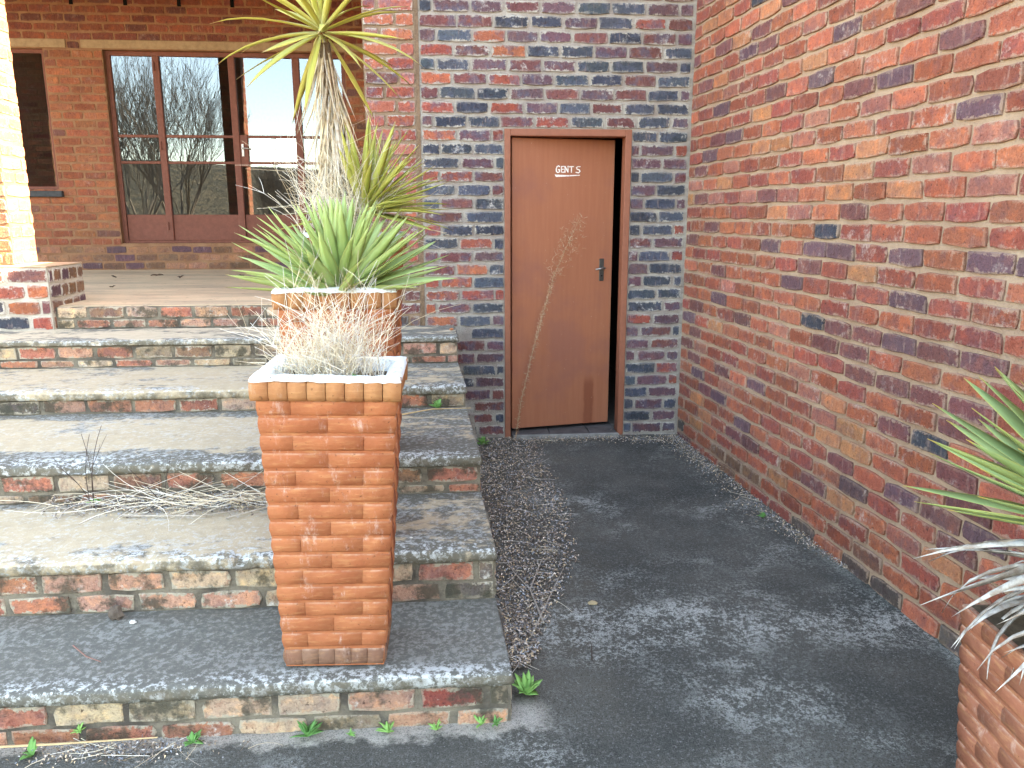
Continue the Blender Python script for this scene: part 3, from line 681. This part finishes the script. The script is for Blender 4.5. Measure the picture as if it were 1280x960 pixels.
# ================================================================ LEAVES AND PLANTS
def leaf_mat(name, mid_c, edge_c, tip_c, ew=.30, tipv=.90, var=.25):
    m = M(name); uv = m.sep(m.n('TexCoord').outputs['UV']); rnd = m.n('ObjectInfo').outputs['Random']
    e = m.math('ABSOLUTE', m.math('SUBTRACT', uv[0], .5))
    P = m.pos(); n = m.noise(P, 30, 3)
    v = m.n('CombineXYZ'); m.put(v.inputs[0], m.math('MULTIPLY', uv[0], 26)); m.put(v.inputs[1], m.math('MULTIPLY', uv[1], 1.5)); m.put(v.inputs[2], m.math('MULTIPLY', rnd, 50))
    s_ = m.noise(v.outputs[0], 1.0, 3)
    c = m.mix(m.rmp(m.math('ADD', e, m.math('MULTIPLY', m.math('SUBTRACT', s_, .5), .25)), ew, .5), mid_c, edge_c)
    c = m.mix(m.math('MULTIPLY', m.rmp(rnd, .0, 1.0), var), c, edge_c)
    c = m.mix(m.rmp(s_, .35, .7, 0, .35), c, m.mix(.4, c, (.30, .42, .16, 1)))
    c = m.mix(m.rmp(m.math('ADD', uv[1], m.math('MULTIPLY', m.math('SUBTRACT', n, .5), .12)), tipv, tipv+.06), c, tip_c)
    c = m.mix(m.rmp(uv[1], .22, .0, 0, .55), c, lin(206, 204, 150, .8))
    m.col(c); m.rough(.5); m.b.inputs['Specular IOR Level'].default_value = .4
    out = m.t.nodes['Material Output']; tl = m.n('BsdfTranslucent'); m.put(tl.inputs['Color'], c); ms = m.n('MixShader'); ms.inputs[0].default_value = .18
    m.t.links.new(m.b.outputs[0], ms.inputs[1]); m.t.links.new(tl.outputs[0], ms.inputs[2]); m.t.links.new(ms.outputs[0], out.inputs[0])
    return m.m
lm_agave = leaf_mat('broad_leaf_green', lin(178, 204, 132, .92), lin(212, 222, 140, .92), lin(170, 140, 104, .8), .36, .95, .2)
lm_yucca = leaf_mat('yucca_leaf_yellow', lin(190, 186, 84, .86), lin(222, 208, 112, .86), lin(196, 168, 110, .8), .24, .88, .6)
lm_yucca2 = leaf_mat('yucca_leaf_green', lin(176, 184, 92, .86), lin(216, 208, 112, .88), lin(190, 160, 110, .8), .26, .9, .5)
lm_yr = leaf_mat('yucca_leaf_bluegreen', lin(142, 170, 110, .86), lin(204, 206, 112, .88), lin(206, 176, 90, .8), .34, .93, .25)
m = M('dead_leaf_straw'); P = m.pos(); rnd = m.n('ObjectInfo').outputs['Random']
c = m.mix(rnd, lin(224, 204, 168, .88), lin(214, 208, 198, .88)); c = m.mix(m.rmp(m.noise(P, 40, 4), .45, .7, 0, .7), c, lin(176, 142, 102, .84)); m.col(c); m.rough(.8); dead = m.m
m = M('dead_leaf_grey'); P = m.pos(); m.col(m.mix(m.rmp(m.noise(P, 30, 4), .35, .65), lin(212, 210, 204, .88), lin(164, 150, 138, .82))); dead_grey = m.m
def leaf_geo(L, Wd, droop, curl, seed, n=6, wide=.38, base=.55, twist=0.0):
    r = random.Random(seed); v = []; uv = []; f = []
    ang = 0.0; p = Vector((0, 0, 0)); side = r.uniform(-.35, .35)*droop
    yaw = 0
    for i in range(n+1):
        t = i/n
        if t < wide: wd = base+(1-base)*math.sin(t/wide*math.pi/2)
        else: wd = max(0.02, (1-((t-wide)/(1-wide))**1.55))
        wd *= Wd/2; th = .0035*(1-t*.8)*(1+Wd*8)
        d = Vector((math.cos(ang)*math.cos(yaw), math.sin(yaw), math.sin(ang)))
        sd = Vector((-math.sin(yaw+twist*t), math.cos(yaw+twist*t), math.sin(twist*t))); u_ = d.cross(sd).normalized()
        for (a_, b_) in ((-1, curl*wd), (0, th*.6), (1, curl*wd), (0, -th)): v.append(p+sd*a_*wd+u_*b_)
        uv += [(0, t), (.5, t), (1, t), (.5, t)]
        p = p+d*(L/n); ang -= droop/n*(.4+1.2*t); yaw += side/n
    for i in range(n):
        a_ = i*4
        for k in range(4): f.append((a_+k, a_+(k+1) % 4, a_+4+(k+1) % 4, a_+4+k))
    f.append((n*4, n*4+1, n*4+2, n*4+3))
    return v, f, uv
def leaf_lib(mat, specs):
    out = []
    for k, sp in enumerate(specs):
        v, f, uv = leaf_geo(*sp); me = mesh('leaf', v, f, True, uv); me.materials.append(mat); out.append(me)
    return out
def put_leaf(lib, parent, p, az, el, sc, roll, r, name='leaf', wsc=1.0):
    o = link(name, r.choice(lib), parent)
    o.matrix_local = Matrix.Translation(p) @ Matrix.Rotation(az, 4, 'Z') @ Matrix.Rotation(-el, 4, 'Y') @ Matrix.Rotation(roll, 4, 'X') @ Matrix.Diagonal((sc, sc*wsc, sc, 1))
    return o
GA = math.pi*(3-math.sqrt(5))
bark = plain('yucca_bark', lin(120, 98, 76, .8), .95, 0, .3, .8, 25)
def rosette(root, lib, c0, n, e_in, e_out, sc0, sc1, seed, rad=.03, hgt=.06, lean=(0, 0), jit=.16):
    r = random.Random(seed)
    for i in range(n):
        t = (i+.5)/n; az = i*GA+r.uniform(-.2, .2); el = R(e_in+(e_out-e_in)*t**.85)+r.uniform(-jit, jit)
        p = Vector((c0[0]+math.cos(az)*rad*t, c0[1]+math.sin(az)*rad*t, c0[2]+hgt*(1-t)))
        put_leaf(lib, root, p, az, el, sc0+(sc1-sc0)*math.sin(t*math.pi*.8)+r.uniform(-.06, .06), r.uniform(-.5, .5), r)
# broad green plant in the middle planter
agave = empty('agave_plant', (-.43, 3.11, .418+PTOP-.03)); tag(agave, 'broad-leaved green spiky plant in the middle planter', 'plant')
libA = leaf_lib(lm_agave, [(.43, .060, -.22+.09*k, .36, 200+k, 6, .40, .62) for k in range(6)])
rosette(agave, libA, (0, 0, 0), 118, 88, 6, .74, .90, 301, .08, .05, jit=.12)
q = MB(); q.tube([(0, 0, -.03), (0, 0, .03), (0, 0, .07)], .05, .02, 10); q.build('stem', bark, agave, True)
# tall yucca
yuc = empty('yucca_plant', (-.45, 3.66, .604+PTOP-.03)); tag(yuc, 'tall yucca with yellow-green crown and dead hanging leaves, in the rear planter', 'plant')
zb = yuc.location.z; top = Vector((-.532+.45, 3.62-3.66, 1.70+.735-zb))
q = MB(); q.tube([(0.02, 0, -.03), (-.02, .0, .25), (-.05, -.01, .5), top-Vector((0, 0, .02))], .042, .03, 10); q.build('stem', bark, yuc, True)
libY = leaf_lib(lm_yucca, [(.46, .037, .06+.16*k, .28, 220+k, 6, .45, .6, .3*(k-2)) for k in range(5)])
rosette(yuc, libY, tuple(top), 38, 85, -46, .72, .98, 302, .03, .06)
libY2 = leaf_lib(lm_yucca2, [(.42, .038, .0+.09*k, .3, 230+k, 6, .45, .6) for k in range(5)])
low = Vector((-.385+.45, 3.60-3.66, 1.70+.005-zb))
q = MB(); q.tube([(0.02, 0, -.03), (.05, -.03, .03), low], .035, .028, 8); q.build('stem', bark, yuc, True)
rr = random.Random(303)
for i in range(84):
    t = i/84; az = rr.gauss(-.1, .8) if rr.random() < .75 else rr.uniform(-3, 3); el = R(84-92*t)+rr.uniform(-.12, .12)
    put_leaf(libY2, yuc, low+Vector((math.cos(az)*.02, math.sin(az)*.02, .03*(1-t))), az, el, rr.uniform(.72, 1.0), rr.uniform(-.5, .5), rr)
libD = leaf_lib(dead, [(.42, .020, .25*k-.3, .5, 240+k, 6, .3, .7, .8*(k-2)) for k in range(5)])
for i in range(170):
    t = rr.random(); p = Vector((0, 0, 0)).lerp(top, .40+.60*t)+Vector((rr.uniform(-.05, .05)*(1.3-t), rr.uniform(-.05, .05)*(1.3-t), 0))
    put_leaf(libD, yuc, p, rr.uniform(0, 6.28), R(rr.uniform(-89, -66)), rr.uniform(.55, 1.0), rr.uniform(-2, 2), rr, 'dead_leaf', rr.uniform(.5, 1.1))
# right-hand yucca
yr = empty('yucca_plant', (1.625, 1.655, PH4+.004)); tag(yr, 'blue-green yucca with grey dead leaves in the lower right planter', 'plant')
libR = leaf_lib(lm_yr, [(.48, .058, -.12+.05*k, .32, 260+k, 6, .45, .6) for k in range(5)])
q = MB(); q.tube([(0, 0, -.05), (.02, 0, .15), (.04, 0, .29)], .05, .035, 10); q.build('stem', bark, yr, True)
rosette(yr, libR, (.04, 0, .27), 112, 86, 2, .86, 1.04, 304, .04, .06)
libG = leaf_lib(dead_grey, [(.40, .026, .5+.25*k, .6, 270+k, 6, .3, .7, .9*(k-2)) for k in range(5)])
rr = random.Random(305)
for i in range(62): put_leaf(libG, yr, Vector((.03 if i < 30 else -.06, rr.uniform(-.1, .15), rr.uniform(.08, .24))), rr.uniform(0, 6.28) if i < 30 else rr.uniform(2.0, 3.9), R(rr.uniform(-28, 12) if i < 30 else rr.uniform(-42, 0)), rr.uniform(.6, .98), rr.uniform(-1, 1), rr, 'dead_leaf')

# ---- dry grass in the front planter and dead weeds round the others
m = M('dry_straw'); a = m.n('Attribute'); a.attribute_name = 'tint'; m.col(a.outputs['Color']); m.rough(.8); straw_mat = m.m
def strand(mb, p, az, el, L, r, rad, col, bend=.6, n=5, up=0.0):
    pts = [Vector(p)]; d = Vector((math.cos(az)*math.cos(el), math.sin(az)*math.cos(el), math.sin(el))); ax = Vector((r.gauss(0, 1), r.gauss(0, 1), r.gauss(0, .4)))
    for i in range(n):
        pts.append(pts[-1]+d*(L/n)); d = (d+ax*bend*.16+Vector((0, 0, up))).normalized()
    mb.tube(pts, rad, rad*.55, 3, col); return pts
STR = [lin(240, 228, 202, .92), lin(226, 210, 182, .9), lin(232, 226, 212, .92), lin(206, 186, 156, .86), lin(216, 212, 204, .9)]
r = random.Random(401); mb = MB(); zt = .20+PH+.03
for i in range(470):
    x = -.388+r.gauss(0, .075); x = min(-.23, max(-.55, x)); y = 2.545+r.uniform(-.10, .10); L = abs(r.gauss(.12, .06))+.04
    if r.random() < .20: L = r.uniform(.22, .44)
    pts = strand(mb, (x, y, zt), r.uniform(0, 6.28), R(r.uniform(38, 88)), L, r, .0012, r.choice(STR), 1.5)
    if r.random() < .7:
        for k in range(2): strand(mb, pts[r.randrange(2, 5)], r.uniform(0, 6.28), R(r.uniform(10, 80)), L*.4, r, .0008, r.choice(STR), 1.2, 3)
o = mb.build('dry_grass', straw_mat, None, False, True); tag(o, 'pale dry grass clump filling the front planter', 'dry grass', None, 'stuff')
mb = MB()
for i in range(230):
    x = -.46+r.gauss(0, .09); y = 3.62+r.uniform(-.16, .10); L = abs(r.gauss(.26, .1))+.06
    pts = strand(mb, (x, y, .604+PTOP-.02), r.uniform(0, 6.28), R(r.uniform(45, 89)), L, r, .0013, r.choice(STR), 1.0)
    for k in range(2): strand(mb, pts[r.randrange(2, 5)], r.uniform(0, 6.28), R(r.uniform(-10, 80)), L*.45, r, .0009, r.choice(STR), 1.4, 3)
for i in range(22):
    strand(mb, (-.36+r.uniform(-.05, .1), 3.58, 1.62+r.uniform(-.05, .08)), r.uniform(-.5, .3), R(r.uniform(-10, 35)), r.uniform(.2, .4), r, .0014, r.choice(STR), 1.6, 7, -.06)
o = mb.build('dry_weeds', straw_mat, None, False, True); tag(o, 'tangle of bleached dead weeds at foot of the tall yucca', 'dry weeds', None, 'stuff')
mb = MB()
for (dx, dy, az, el, L) in ((-.06, -.13, 2.2, 80, .42), (.0, -.14, 1.8, 84, .46), (.03, -.13, .9, 82, .40), (.06, -.12, .3, 70, .3), (.10, -.1, .2, 55, .34), (-.1, -.12, 2.8, 72, .3), (.02, -.15, 1.5, 80, .28), (-.02, -.15, 2.9, 62, .22)):
    strand(mb, (-.43+dx, 3.11+dy, .418+PTOP-.02), az, R(el), L, r, .0013, r.choice(STR), .8, 6)
for i in range(40): strand(mb, (-.43+r.uniform(-.14, .14), 3.11-.13, .418+PTOP-.02), r.uniform(0, 6.28), R(r.uniform(10, 80)), r.uniform(.05, .14), r, .0009, r.choice(STR), 1.2, 3)
o = mb.build('dry_grass', straw_mat, None, False, True); tag(o, 'thin dry stalks rising through the broad green plant', 'dry grass', None, 'stuff')

# ---- dead stalk leaning on the door
st = empty('dry_stalk', (.455, 5.58, .05)); tag(st, 'tall dead weed stalk leaning against the brown door', 'dry stalk')
r = random.Random(420); mb = MB(); pts = [Vector(p) for p in ((0, 0, 0), (.045, .02, .30), (.12, .04, .62), (.20, .065, .92), (.29, .085, 1.22), (.37, .095, 1.40), (.47, .10, 1.62))]
mb.tube(pts, .0035, .0016, 5); stem_m = plain('dry_stem', lin(186, 150, 116, .8), .85); mb.build('stem', stem_m, st)
mb = MB()
for i in range(760):
    t = r.random()**.8; k = t*(len(pts)-1); j = min(int(k), len(pts)-2); p = pts[j].lerp(pts[j+1], k-j)
    fl = .015 if t < .62 else .018+.075*math.sin((t-.62)/.38*math.pi*.9)
    q = p+Vector((r.gauss(0, fl*.5), -abs(r.gauss(.012, .008)), r.gauss(0, fl*.5)))
    strand(mb, q, r.uniform(0, 6.28), R(r.uniform(-40, 80)), r.uniform(.010, .035), r, .0014, r.choice([lin(196, 160, 126, .8), lin(176, 136, 104, .8), lin(206, 180, 150, .8)]), 2.0, 3)
o = mb.build('seed_heads', straw_mat, st, False, True); o['kind'] = 'stuff'

# ================================================================ LITTER
m = M('leaf_litter'); a = m.n('Attribute'); a.attribute_name = 'tint'; m.col(a.outputs['Color']); m.rough(.9); lit_mat = m.m
LC = [lin(150, 132, 112, .85), lin(120, 104, 90, .85), lin(172, 160, 146, .85), lin(98, 88, 80, .85), lin(134, 132, 130, .85), lin(86, 76, 68, .85), lin(160, 140, 112, .85), lin(112, 116, 120, .85)]
def flake(mb, x, y, z, r, s):
    a_ = r.uniform(0, 6.28); L = s*r.uniform(.7, 1.5); wd = s*r.uniform(.25, .55); c_, s2 = math.cos(a_), math.sin(a_); k = r.uniform(.1, .5)*s; ti = r.uniform(-.5, .5)
    P4 = [(-L/2, 0, 0), (0, -wd/2, k), (L/2, 0, ti*s), (0, wd/2, k*r.uniform(.2, 1))]
    mb.add([(x+p[0]*c_-p[1]*s2, y+p[0]*s2+p[1]*c_, z+p[2]) for p in P4], [(0, 1, 2, 3)], (lambda kk: tuple(min(1, q*kk) for q in r.choice(LC)[:3])+(1,))(r.uniform(.8, 2.7)))
def litter(name, label, n, sampler, s=.014, parent=None, sticks=0, seed=1):
    r = random.Random(seed); mb = MB()
    for i in range(n):
        x, y, z = sampler(r); flake(mb, x, y, z+r.random()**2*.02, r, s)
    for i in range(sticks):
        x, y, z = sampler(r); strand(mb, (x, y, z+.012), r.uniform(0, 6.28), R(r.uniform(-4, 10)), r.uniform(.04, .16), r, .0011, r.choice(STR+LC), .8, 4)
    o = mb.build(name, lit_mat, None, False, True); tag(o, label, 'leaf litter', None, 'stuff'); return o
BX = [(2.62, .25), (2.85, .34), (3.36, .55), (3.8, .64), (4.16, .68), (4.8, .66), (5.25, .63), (5.62, .72)]
def bnd(y): return float(np.interp(y, [a_ for a_, b_ in BX], [b_ for a_, b_ in BX]))
def s1(r):
    while True:
        y = r.uniform(2.66, 5.62); x0 = xend(y)+.005; x1 = bnd(y)+.05*noise.noise((y*6, 0, 0)); t = r.random()
        x = x0+(x1-x0)*t
        if t > .85 and r.random() < (t-.85)/.15: continue
        return x, y, gz(y)+.004+.02*(1-t)*max(0, noise.noise((x*5, y*5, 2))+.4)
def s2(r):
    while True:
        x = r.uniform(.55, 1.68); y = 5.635-abs(r.gauss(0, .07)); 
        if x > 1.3: y -= r.uniform(0, .12)
        return x, y, gz(y)+.004
def s3(r):
    x = r.uniform(.03, 2.3); x = x if r.random() < .75 else r.uniform(0.03, .9)
    wdt = .16 if x < 1.6 else .16*(2.3-x)/.7
    d = abs(r.gauss(0, wdt*.55))+.005; q = a_wall+WD*x-nrm*d
    return q.x, q.y, gz(q.y)+.004
a_wall = Vector((W0[0], W0[1]))
litter('leaf_litter', 'brown leaf litter piled along the ends of the steps', 11000, s1, .015, None, 220, 501)
litter('leaf_litter', 'strip of leaf litter in front of the door threshold', 1500, s2, .014, None, 20, 502)
litter('leaf_litter', 'grey leaf litter drifted along the foot of the right wall', 2600, s3, .013, None, 25, 503)
def s4(r):
    x = r.gauss(-1.05, .36) if r.random() < .7 else r.uniform(-1.75, -.62); x = min(-.60, max(-1.8, x)); d = abs(r.gauss(0, .075)); y = 3.48-d; return x, y, SZ[1]+.004+max(0, .03-d*.25)*max(0, .6+noise.noise((x*4, 0, 5)))
litter('leaf_litter', 'grey straw and leaf litter lying along the back of the second step', 3200, s4, .016, None, 420, 504)
def s5(r): return r.gauss(-1.12, .16), 2.335-abs(r.gauss(0, .045)), .004
litter('leaf_litter', 'small patch of litter at foot of the lowest riser, lower left', 600, s5, .012, None, 50, 505)

# ---- twigs
twm = plain('grey_twig', lin(176, 166, 152, .85), .85, 0, .25, .4, 40); twd = plain('dark_twig', lin(78, 66, 60, .85), .85, 0, .25, .4, 40); twt = plain('tan_twig', lin(206, 176, 132, .85), .8, 0, .15, .3, 40)
def twig(pts, rad, mat, label, side=(), name='twig'):
    o0 = Vector(pts[0]); mb = MB(); mb.tube([Vector(p)-o0 for p in pts], rad, rad*.5, 5)
    for sp in side: mb.tube([Vector(p)-o0 for p in sp], rad*.6, rad*.3, 4)
    o = mb.build(name, mat); o.location = o0; tag(o, label, 'twig'); return o
twig([(.36, 2.95, .035), (.33, 3.22, .05), (.42, 3.55, .035)], .0045, twm, 'forked grey stick lying on the litter beside the second step', [[(.33, 3.22, .05), (.27, 3.4, .05), (.24, 3.6, .04)]])
twig([(.30, 2.86, .03), (.40, 3.12, .05), (.53, 3.50, .03)], .0035, twm, 'thin grey stick slanting across litter edge toward the path')
twig([(-.29, 4.24, .612), (-.12, 4.30, .625), (.10, 4.36, .612)], .005, twt, 'pale stick lying at back of the third step, right of planters')
twig([(-1.62, 2.318, .03), (-1.3, 2.316, .032), (-.98, 2.322, .034)], .005, twt, 'straight tan reed lying along the foot of the lowest riser')
twig([(.52, 2.70, .012), (.535, 2.80, .014)], .0035, twd, 'short dark twig on the bare path')
twig([(-1.36, 2.62, .205), (-1.28, 2.54, .207), (-1.22, 2.51, .203)], .003, plain('red_twig', lin(150, 110, 98, .8), .8), 'thin curved reddish twig on lowest tread, far left')
twig([(-1.45, 3.30, .425), (-1.1, 3.26, .43), (-.95, 3.33, .425)], .005, twm, 'long grey stick on the second step below litter')
twig([(-.98, 3.24, .425), (-.80, 3.31, .45), (-.62, 3.33, .43)], .004, twm, 'pale grey stick on second step next to front planter')
def bent(cx, label):
    pass
# upright dead weeds on the second step
r = random.Random(430)
def deadweed(x, y, z, L, n, label, mat, seed):
    r = random.Random(seed); mb = MB()
    for i in range(n):
        p = strand(mb, (x+r.uniform(-.01, .01), y, z), r.uniform(0, 6.28), R(r.uniform(55, 88)), L*r.uniform(.6, 1), r, .0022, (1, 1, 1, 1), .5, 6)
        strand(mb, p[3], r.uniform(0, 6.28), R(r.uniform(30, 70)), L*.35, r, .0014, (1, 1, 1, 1), .5, 4)
    b = [Vector(q)-Vector((x, y, z)) for q in mb.v]; mb.v = [tuple(q) for q in b]
    o = mb.build('dead_weed', mat); o.location = (x, y, z); tag(o, label, 'dead weed'); return o
deadweed(-1.62, 3.43, SZ[1], .44, 4, 'thin dark dead weed standing upright on second step, far left', twd, 431)
deadweed(-1.32, 3.45, SZ[1], .26, 3, 'short dark dead weed on second step, right of the taller one', twd, 432)
mb = MB()
for i in range(120): strand(mb, (r.gauss(-1.15, .26), 3.41+r.uniform(-.06, .06), SZ[1]+r.uniform(.01, .05)), r.choice((0, 3.14))+r.gauss(0, .5), R(r.uniform(-2, 24)), r.uniform(.12, .45), r, .0015, r.choice(STR), .9, 7, -.05)
o = mb.build('dry_grass', straw_mat, None, False, True); tag(o, 'long bleached stalks arching along the second step', 'dry grass', None, 'stuff')
# ---- green weeds
wm = M('weed_green'); rnd = wm.n('ObjectInfo').outputs['Random']; wm.col(wm.mix(rnd, lin(140, 190, 104, .85), lin(96, 152, 84, .85))); wm.rough(.6); wm = wm.m
def weed(x, y, z, s, n, label, seed, wide=.3):
    r = random.Random(seed); mb = MB(); s *= .72; n = int(n*1.3)
    for i in range(n):
        v, f, uv = leaf_geo(s*r.uniform(.6, 1.1), s*wide*r.uniform(.7, 1.2), r.uniform(.1, .9), .2, seed*50+i, 4, .5, .35)
        m4 = Matrix.Rotation(r.uniform(0, 6.28), 4, 'Z') @ Matrix.Rotation(-R(r.uniform(15, 80)), 4, 'Y'); mb.add([m4 @ Vector(p) for p in v], f)
    o = mb.build('weed', wm, None, True); o.location = (x, y, z); tag(o, label, 'weed', 'green weeds rooted in the joints'); return o
weed(-1.365, 2.305, .004, .075, 9, 'broad-leaved green weed at lower left, foot of the lowest riser', 601, .38)
weed(-.50, 2.325, .01, .085, 16, 'largest tufted weed against the lowest riser, under the front planter', 602)
weed(-.36, 2.322, .008, .035, 8, 'tiny weed on lowest riser just right of the largest tuft', 603)
weed(-.235, 2.325, .01, .06, 12, 'feathery weed at lowest riser below right side of front planter', 604)
weed(-.075, 2.325, .01, .05, 10, 'single small weed midway along lowest riser right of planter', 605)
weed(.075, 2.328, .02, .055, 11, 'weed near right end of lowest riser, left of its twin', 606)
weed(.125, 2.328, .02, .045, 9, 'rightmost small weed on lowest riser near its end', 607)
weed(.245, 2.50, .01, .11, 16, 'dark green weed beside right end of lowest tread', 608, .4)
weed(-.87, 2.322, .01, .06, 12, 'low green weed in litter left of the planter', 609, .5)
weed(-1.235, 2.352, .05, .04, 8, 'sprig growing out of a joint in lowest riser, left', 610, .4)
weed(.21, 5.50, .05, .10, 26, 'green tuft at wall base left of door frame', 611, .25)
weed(-.09, 4.385, SZ[2]+.01, .075, 14, 'dark leafy weed on third step right of planters', 612, .6)
weed(1.735, 4.02, .03, .055, 10, 'small weed in litter along the right wall', 613, .3)
weed(-.70, 3.44, SZ[1]+.01, .085, 18, 'leafy green weed at back of second step beside planter', 614, .5)
weed(-.80, 3.46, SZ[1]+.01, .06, 12, 'smaller green weed in litter left of its leafy neighbour', 615, .5)
weed(-1.62, 3.45, SZ[1]+.01, .06, 12, 'green sprout under the dark dead weed on second step', 616, .5)
weed(-.315, 2.47, .2+PTOP-.03, .05, 12, 'little yellow-green weed in front planter among dry grass', 617, .5)
# ---- stones and bits
def lump(name, x, y, z, s, mat, label, seed, cat='stone', flat=.6):
    r = random.Random(seed); v = []; f = []; n = 8
    for j in range(1, 5):
        a_ = math.pi*j/5
        for k in range(n):
            b_ = 2*math.pi*k/n; q = s*r.uniform(.75, 1.2); v.append((q*math.sin(a_)*math.cos(b_), q*.8*math.sin(a_)*math.sin(b_), q*flat*math.cos(a_)+s*flat*.75))
    v += [(0, 0, s*flat*1.7), (0, 0, 0)]
    for j in range(3):
        for k in range(n): f.append((j*n+k, j*n+n+k, j*n+n+(k+1) % n, j*n+(k+1) % n))
    for k in range(n): f.append((32, k, (k+1) % n)); f.append((33, 24+(k+1) % n, 24+k))
    o = link(name, mesh(name, v, f), None, mat); o.location = (x, y, z); tag(o, label, cat); return o
wst = plain('white_stone', lin(224, 222, 214, .9), .8, 0, .1, .4, 60); bst = plain('brick_chip', lin(190, 120, 84, .85), .9, 0, .2, .5, 60); gst = plain('dry_clod', lin(104, 92, 82, .85), .95, 0, .3, .8, 40)
lump('pebble', -1.215, 2.775, SZ[0]+.003, .013, wst, 'small white stone on the lowest tread, left', 701)
lump('pebble', -.30+.12, 2.98, SZ[1]+.003, .006, wst, 'tiny white pebble on the second tread right of planter', 702)
lump('brick_chip', -.005, 5.40, SZ[4]+.003, .016, bst, 'broken orange brick chip on the top tread by the wall', 703, 'brick chip')
lump('dry_clod', -1.29, 2.815, SZ[0]+.003, .028, gst, 'dark dried clod against the second riser, left', 704, 'clod', 1.2)
dlm = plain('dead_brown_leaf', lin(92, 76, 64, .85), .9, 0, .3)
for i, (x, y, s, lb) in enumerate(((-3.35, 6.75, .07, 'largest curled dead leaf on veranda floor, nearest the steps'), (-3.42, 8.3, .05, 'dead leaf on veranda floor below the left side light'), (-3.1, 8.55, .07, 'cluster-like dead leaf at middle rear of veranda floor'), (-2.75, 8.2, .05, 'small dead leaf below the kick panels, centre'), (-2.2, 8.4, .05, 'dead leaf at right rear of veranda floor'), (-3.0, 7.2, .03, 'tiny dead leaf mid veranda floor'), (-3.6, 7.3, .03, 'tiny dead leaf on veranda floor near the plinth'))):
    r = random.Random(710+i); mb = MB()
    for k in range(3):
        v, f, uv = leaf_geo(s, s*.5, r.uniform(.8, 2), .5, 720+i*3+k, 4, .5, .3); m4 = Matrix.Rotation(r.uniform(0, 6.28), 4, 'Z') @ Matrix.Rotation(-R(r.uniform(5, 40)), 4, 'Y'); mb.add([m4 @ Vector(p) for p in v], f)
    o = mb.build('dead_leaf', dlm); o.location = (x, y, VF+.004); tag(o, lb, 'dead leaf')
o = lump('dead_leaf', .60, 3.14, .012, .022, plain('tan_leaf', lin(188, 168, 130, .85), .9), 'pale tan leaf lying alone on the path', 730, 'dead leaf', .25)

# ================================================================ BARE TREES BEHIND THE CAMERA (seen in the window reflections)
def bare_tree(seed, H):
    r = random.Random(seed); tr_, cr = MB(), MB()
    def grow(mb, p, d, L, rad, lev):
        n = 3; pts = [p]
        for i in range(n):
            d = (d+Vector((r.gauss(0, .10), r.gauss(0, .10), .07))).normalized(); p = p+d*(L/n); pts.append(p)
        mb.tube(pts, rad, rad*.62, 5 if lev < 2 else 3)
        if lev >= 6: return
        k = (7, 3, 3, 3, 3, 3)[lev]
        for i in range(k):
            q = pts[-1] if i < 2 or lev == 0 else pts[r.randrange(1, 3)]
            ax = Vector((r.gauss(0, 1), r.gauss(0, 1), r.gauss(0, .25))).normalized()
            nd = (d+ax*r.uniform(.3, .52)+Vector((0, 0, .10))).normalized()
            grow(cr, q, nd, L*r.uniform(.66, .86)*(1.9 if lev == 0 else 1), max(.0042, rad*.55), lev+1)
    grow(tr_, Vector((0, 0, 0)), Vector((0, 0, 1)), H*.11, H*.0085, 0)
    return tr_, cr
tbark = plain('bare_tree_bark', lin(122, 112, 102, .8), .9)
TREES = [(-7.3, -1.6, 8.5, 1, 'bare leafless tree reflected in the left veranda panes'), (-6.6, -3.2, 8.8, 2, 'bare tree reflected in the second column of veranda panes'), (-9.4, -4.0, 9.5, 3, 'bare tree reflected at far left of the veranda glazing'), (-4.9, -5.5, 5.2, 4, 'smaller bare tree reflected low in the right door leaf')]
for (x, y, H, sd, lb) in TREES:
    t_, c_ = bare_tree(800+sd, H); root = empty('bare_tree', (x, y, -.03)); tag(root, lb, 'tree', 'bare trees behind the camera')
    t_.build('trunk', tbark, root); c_.build('crown', tbark, root)
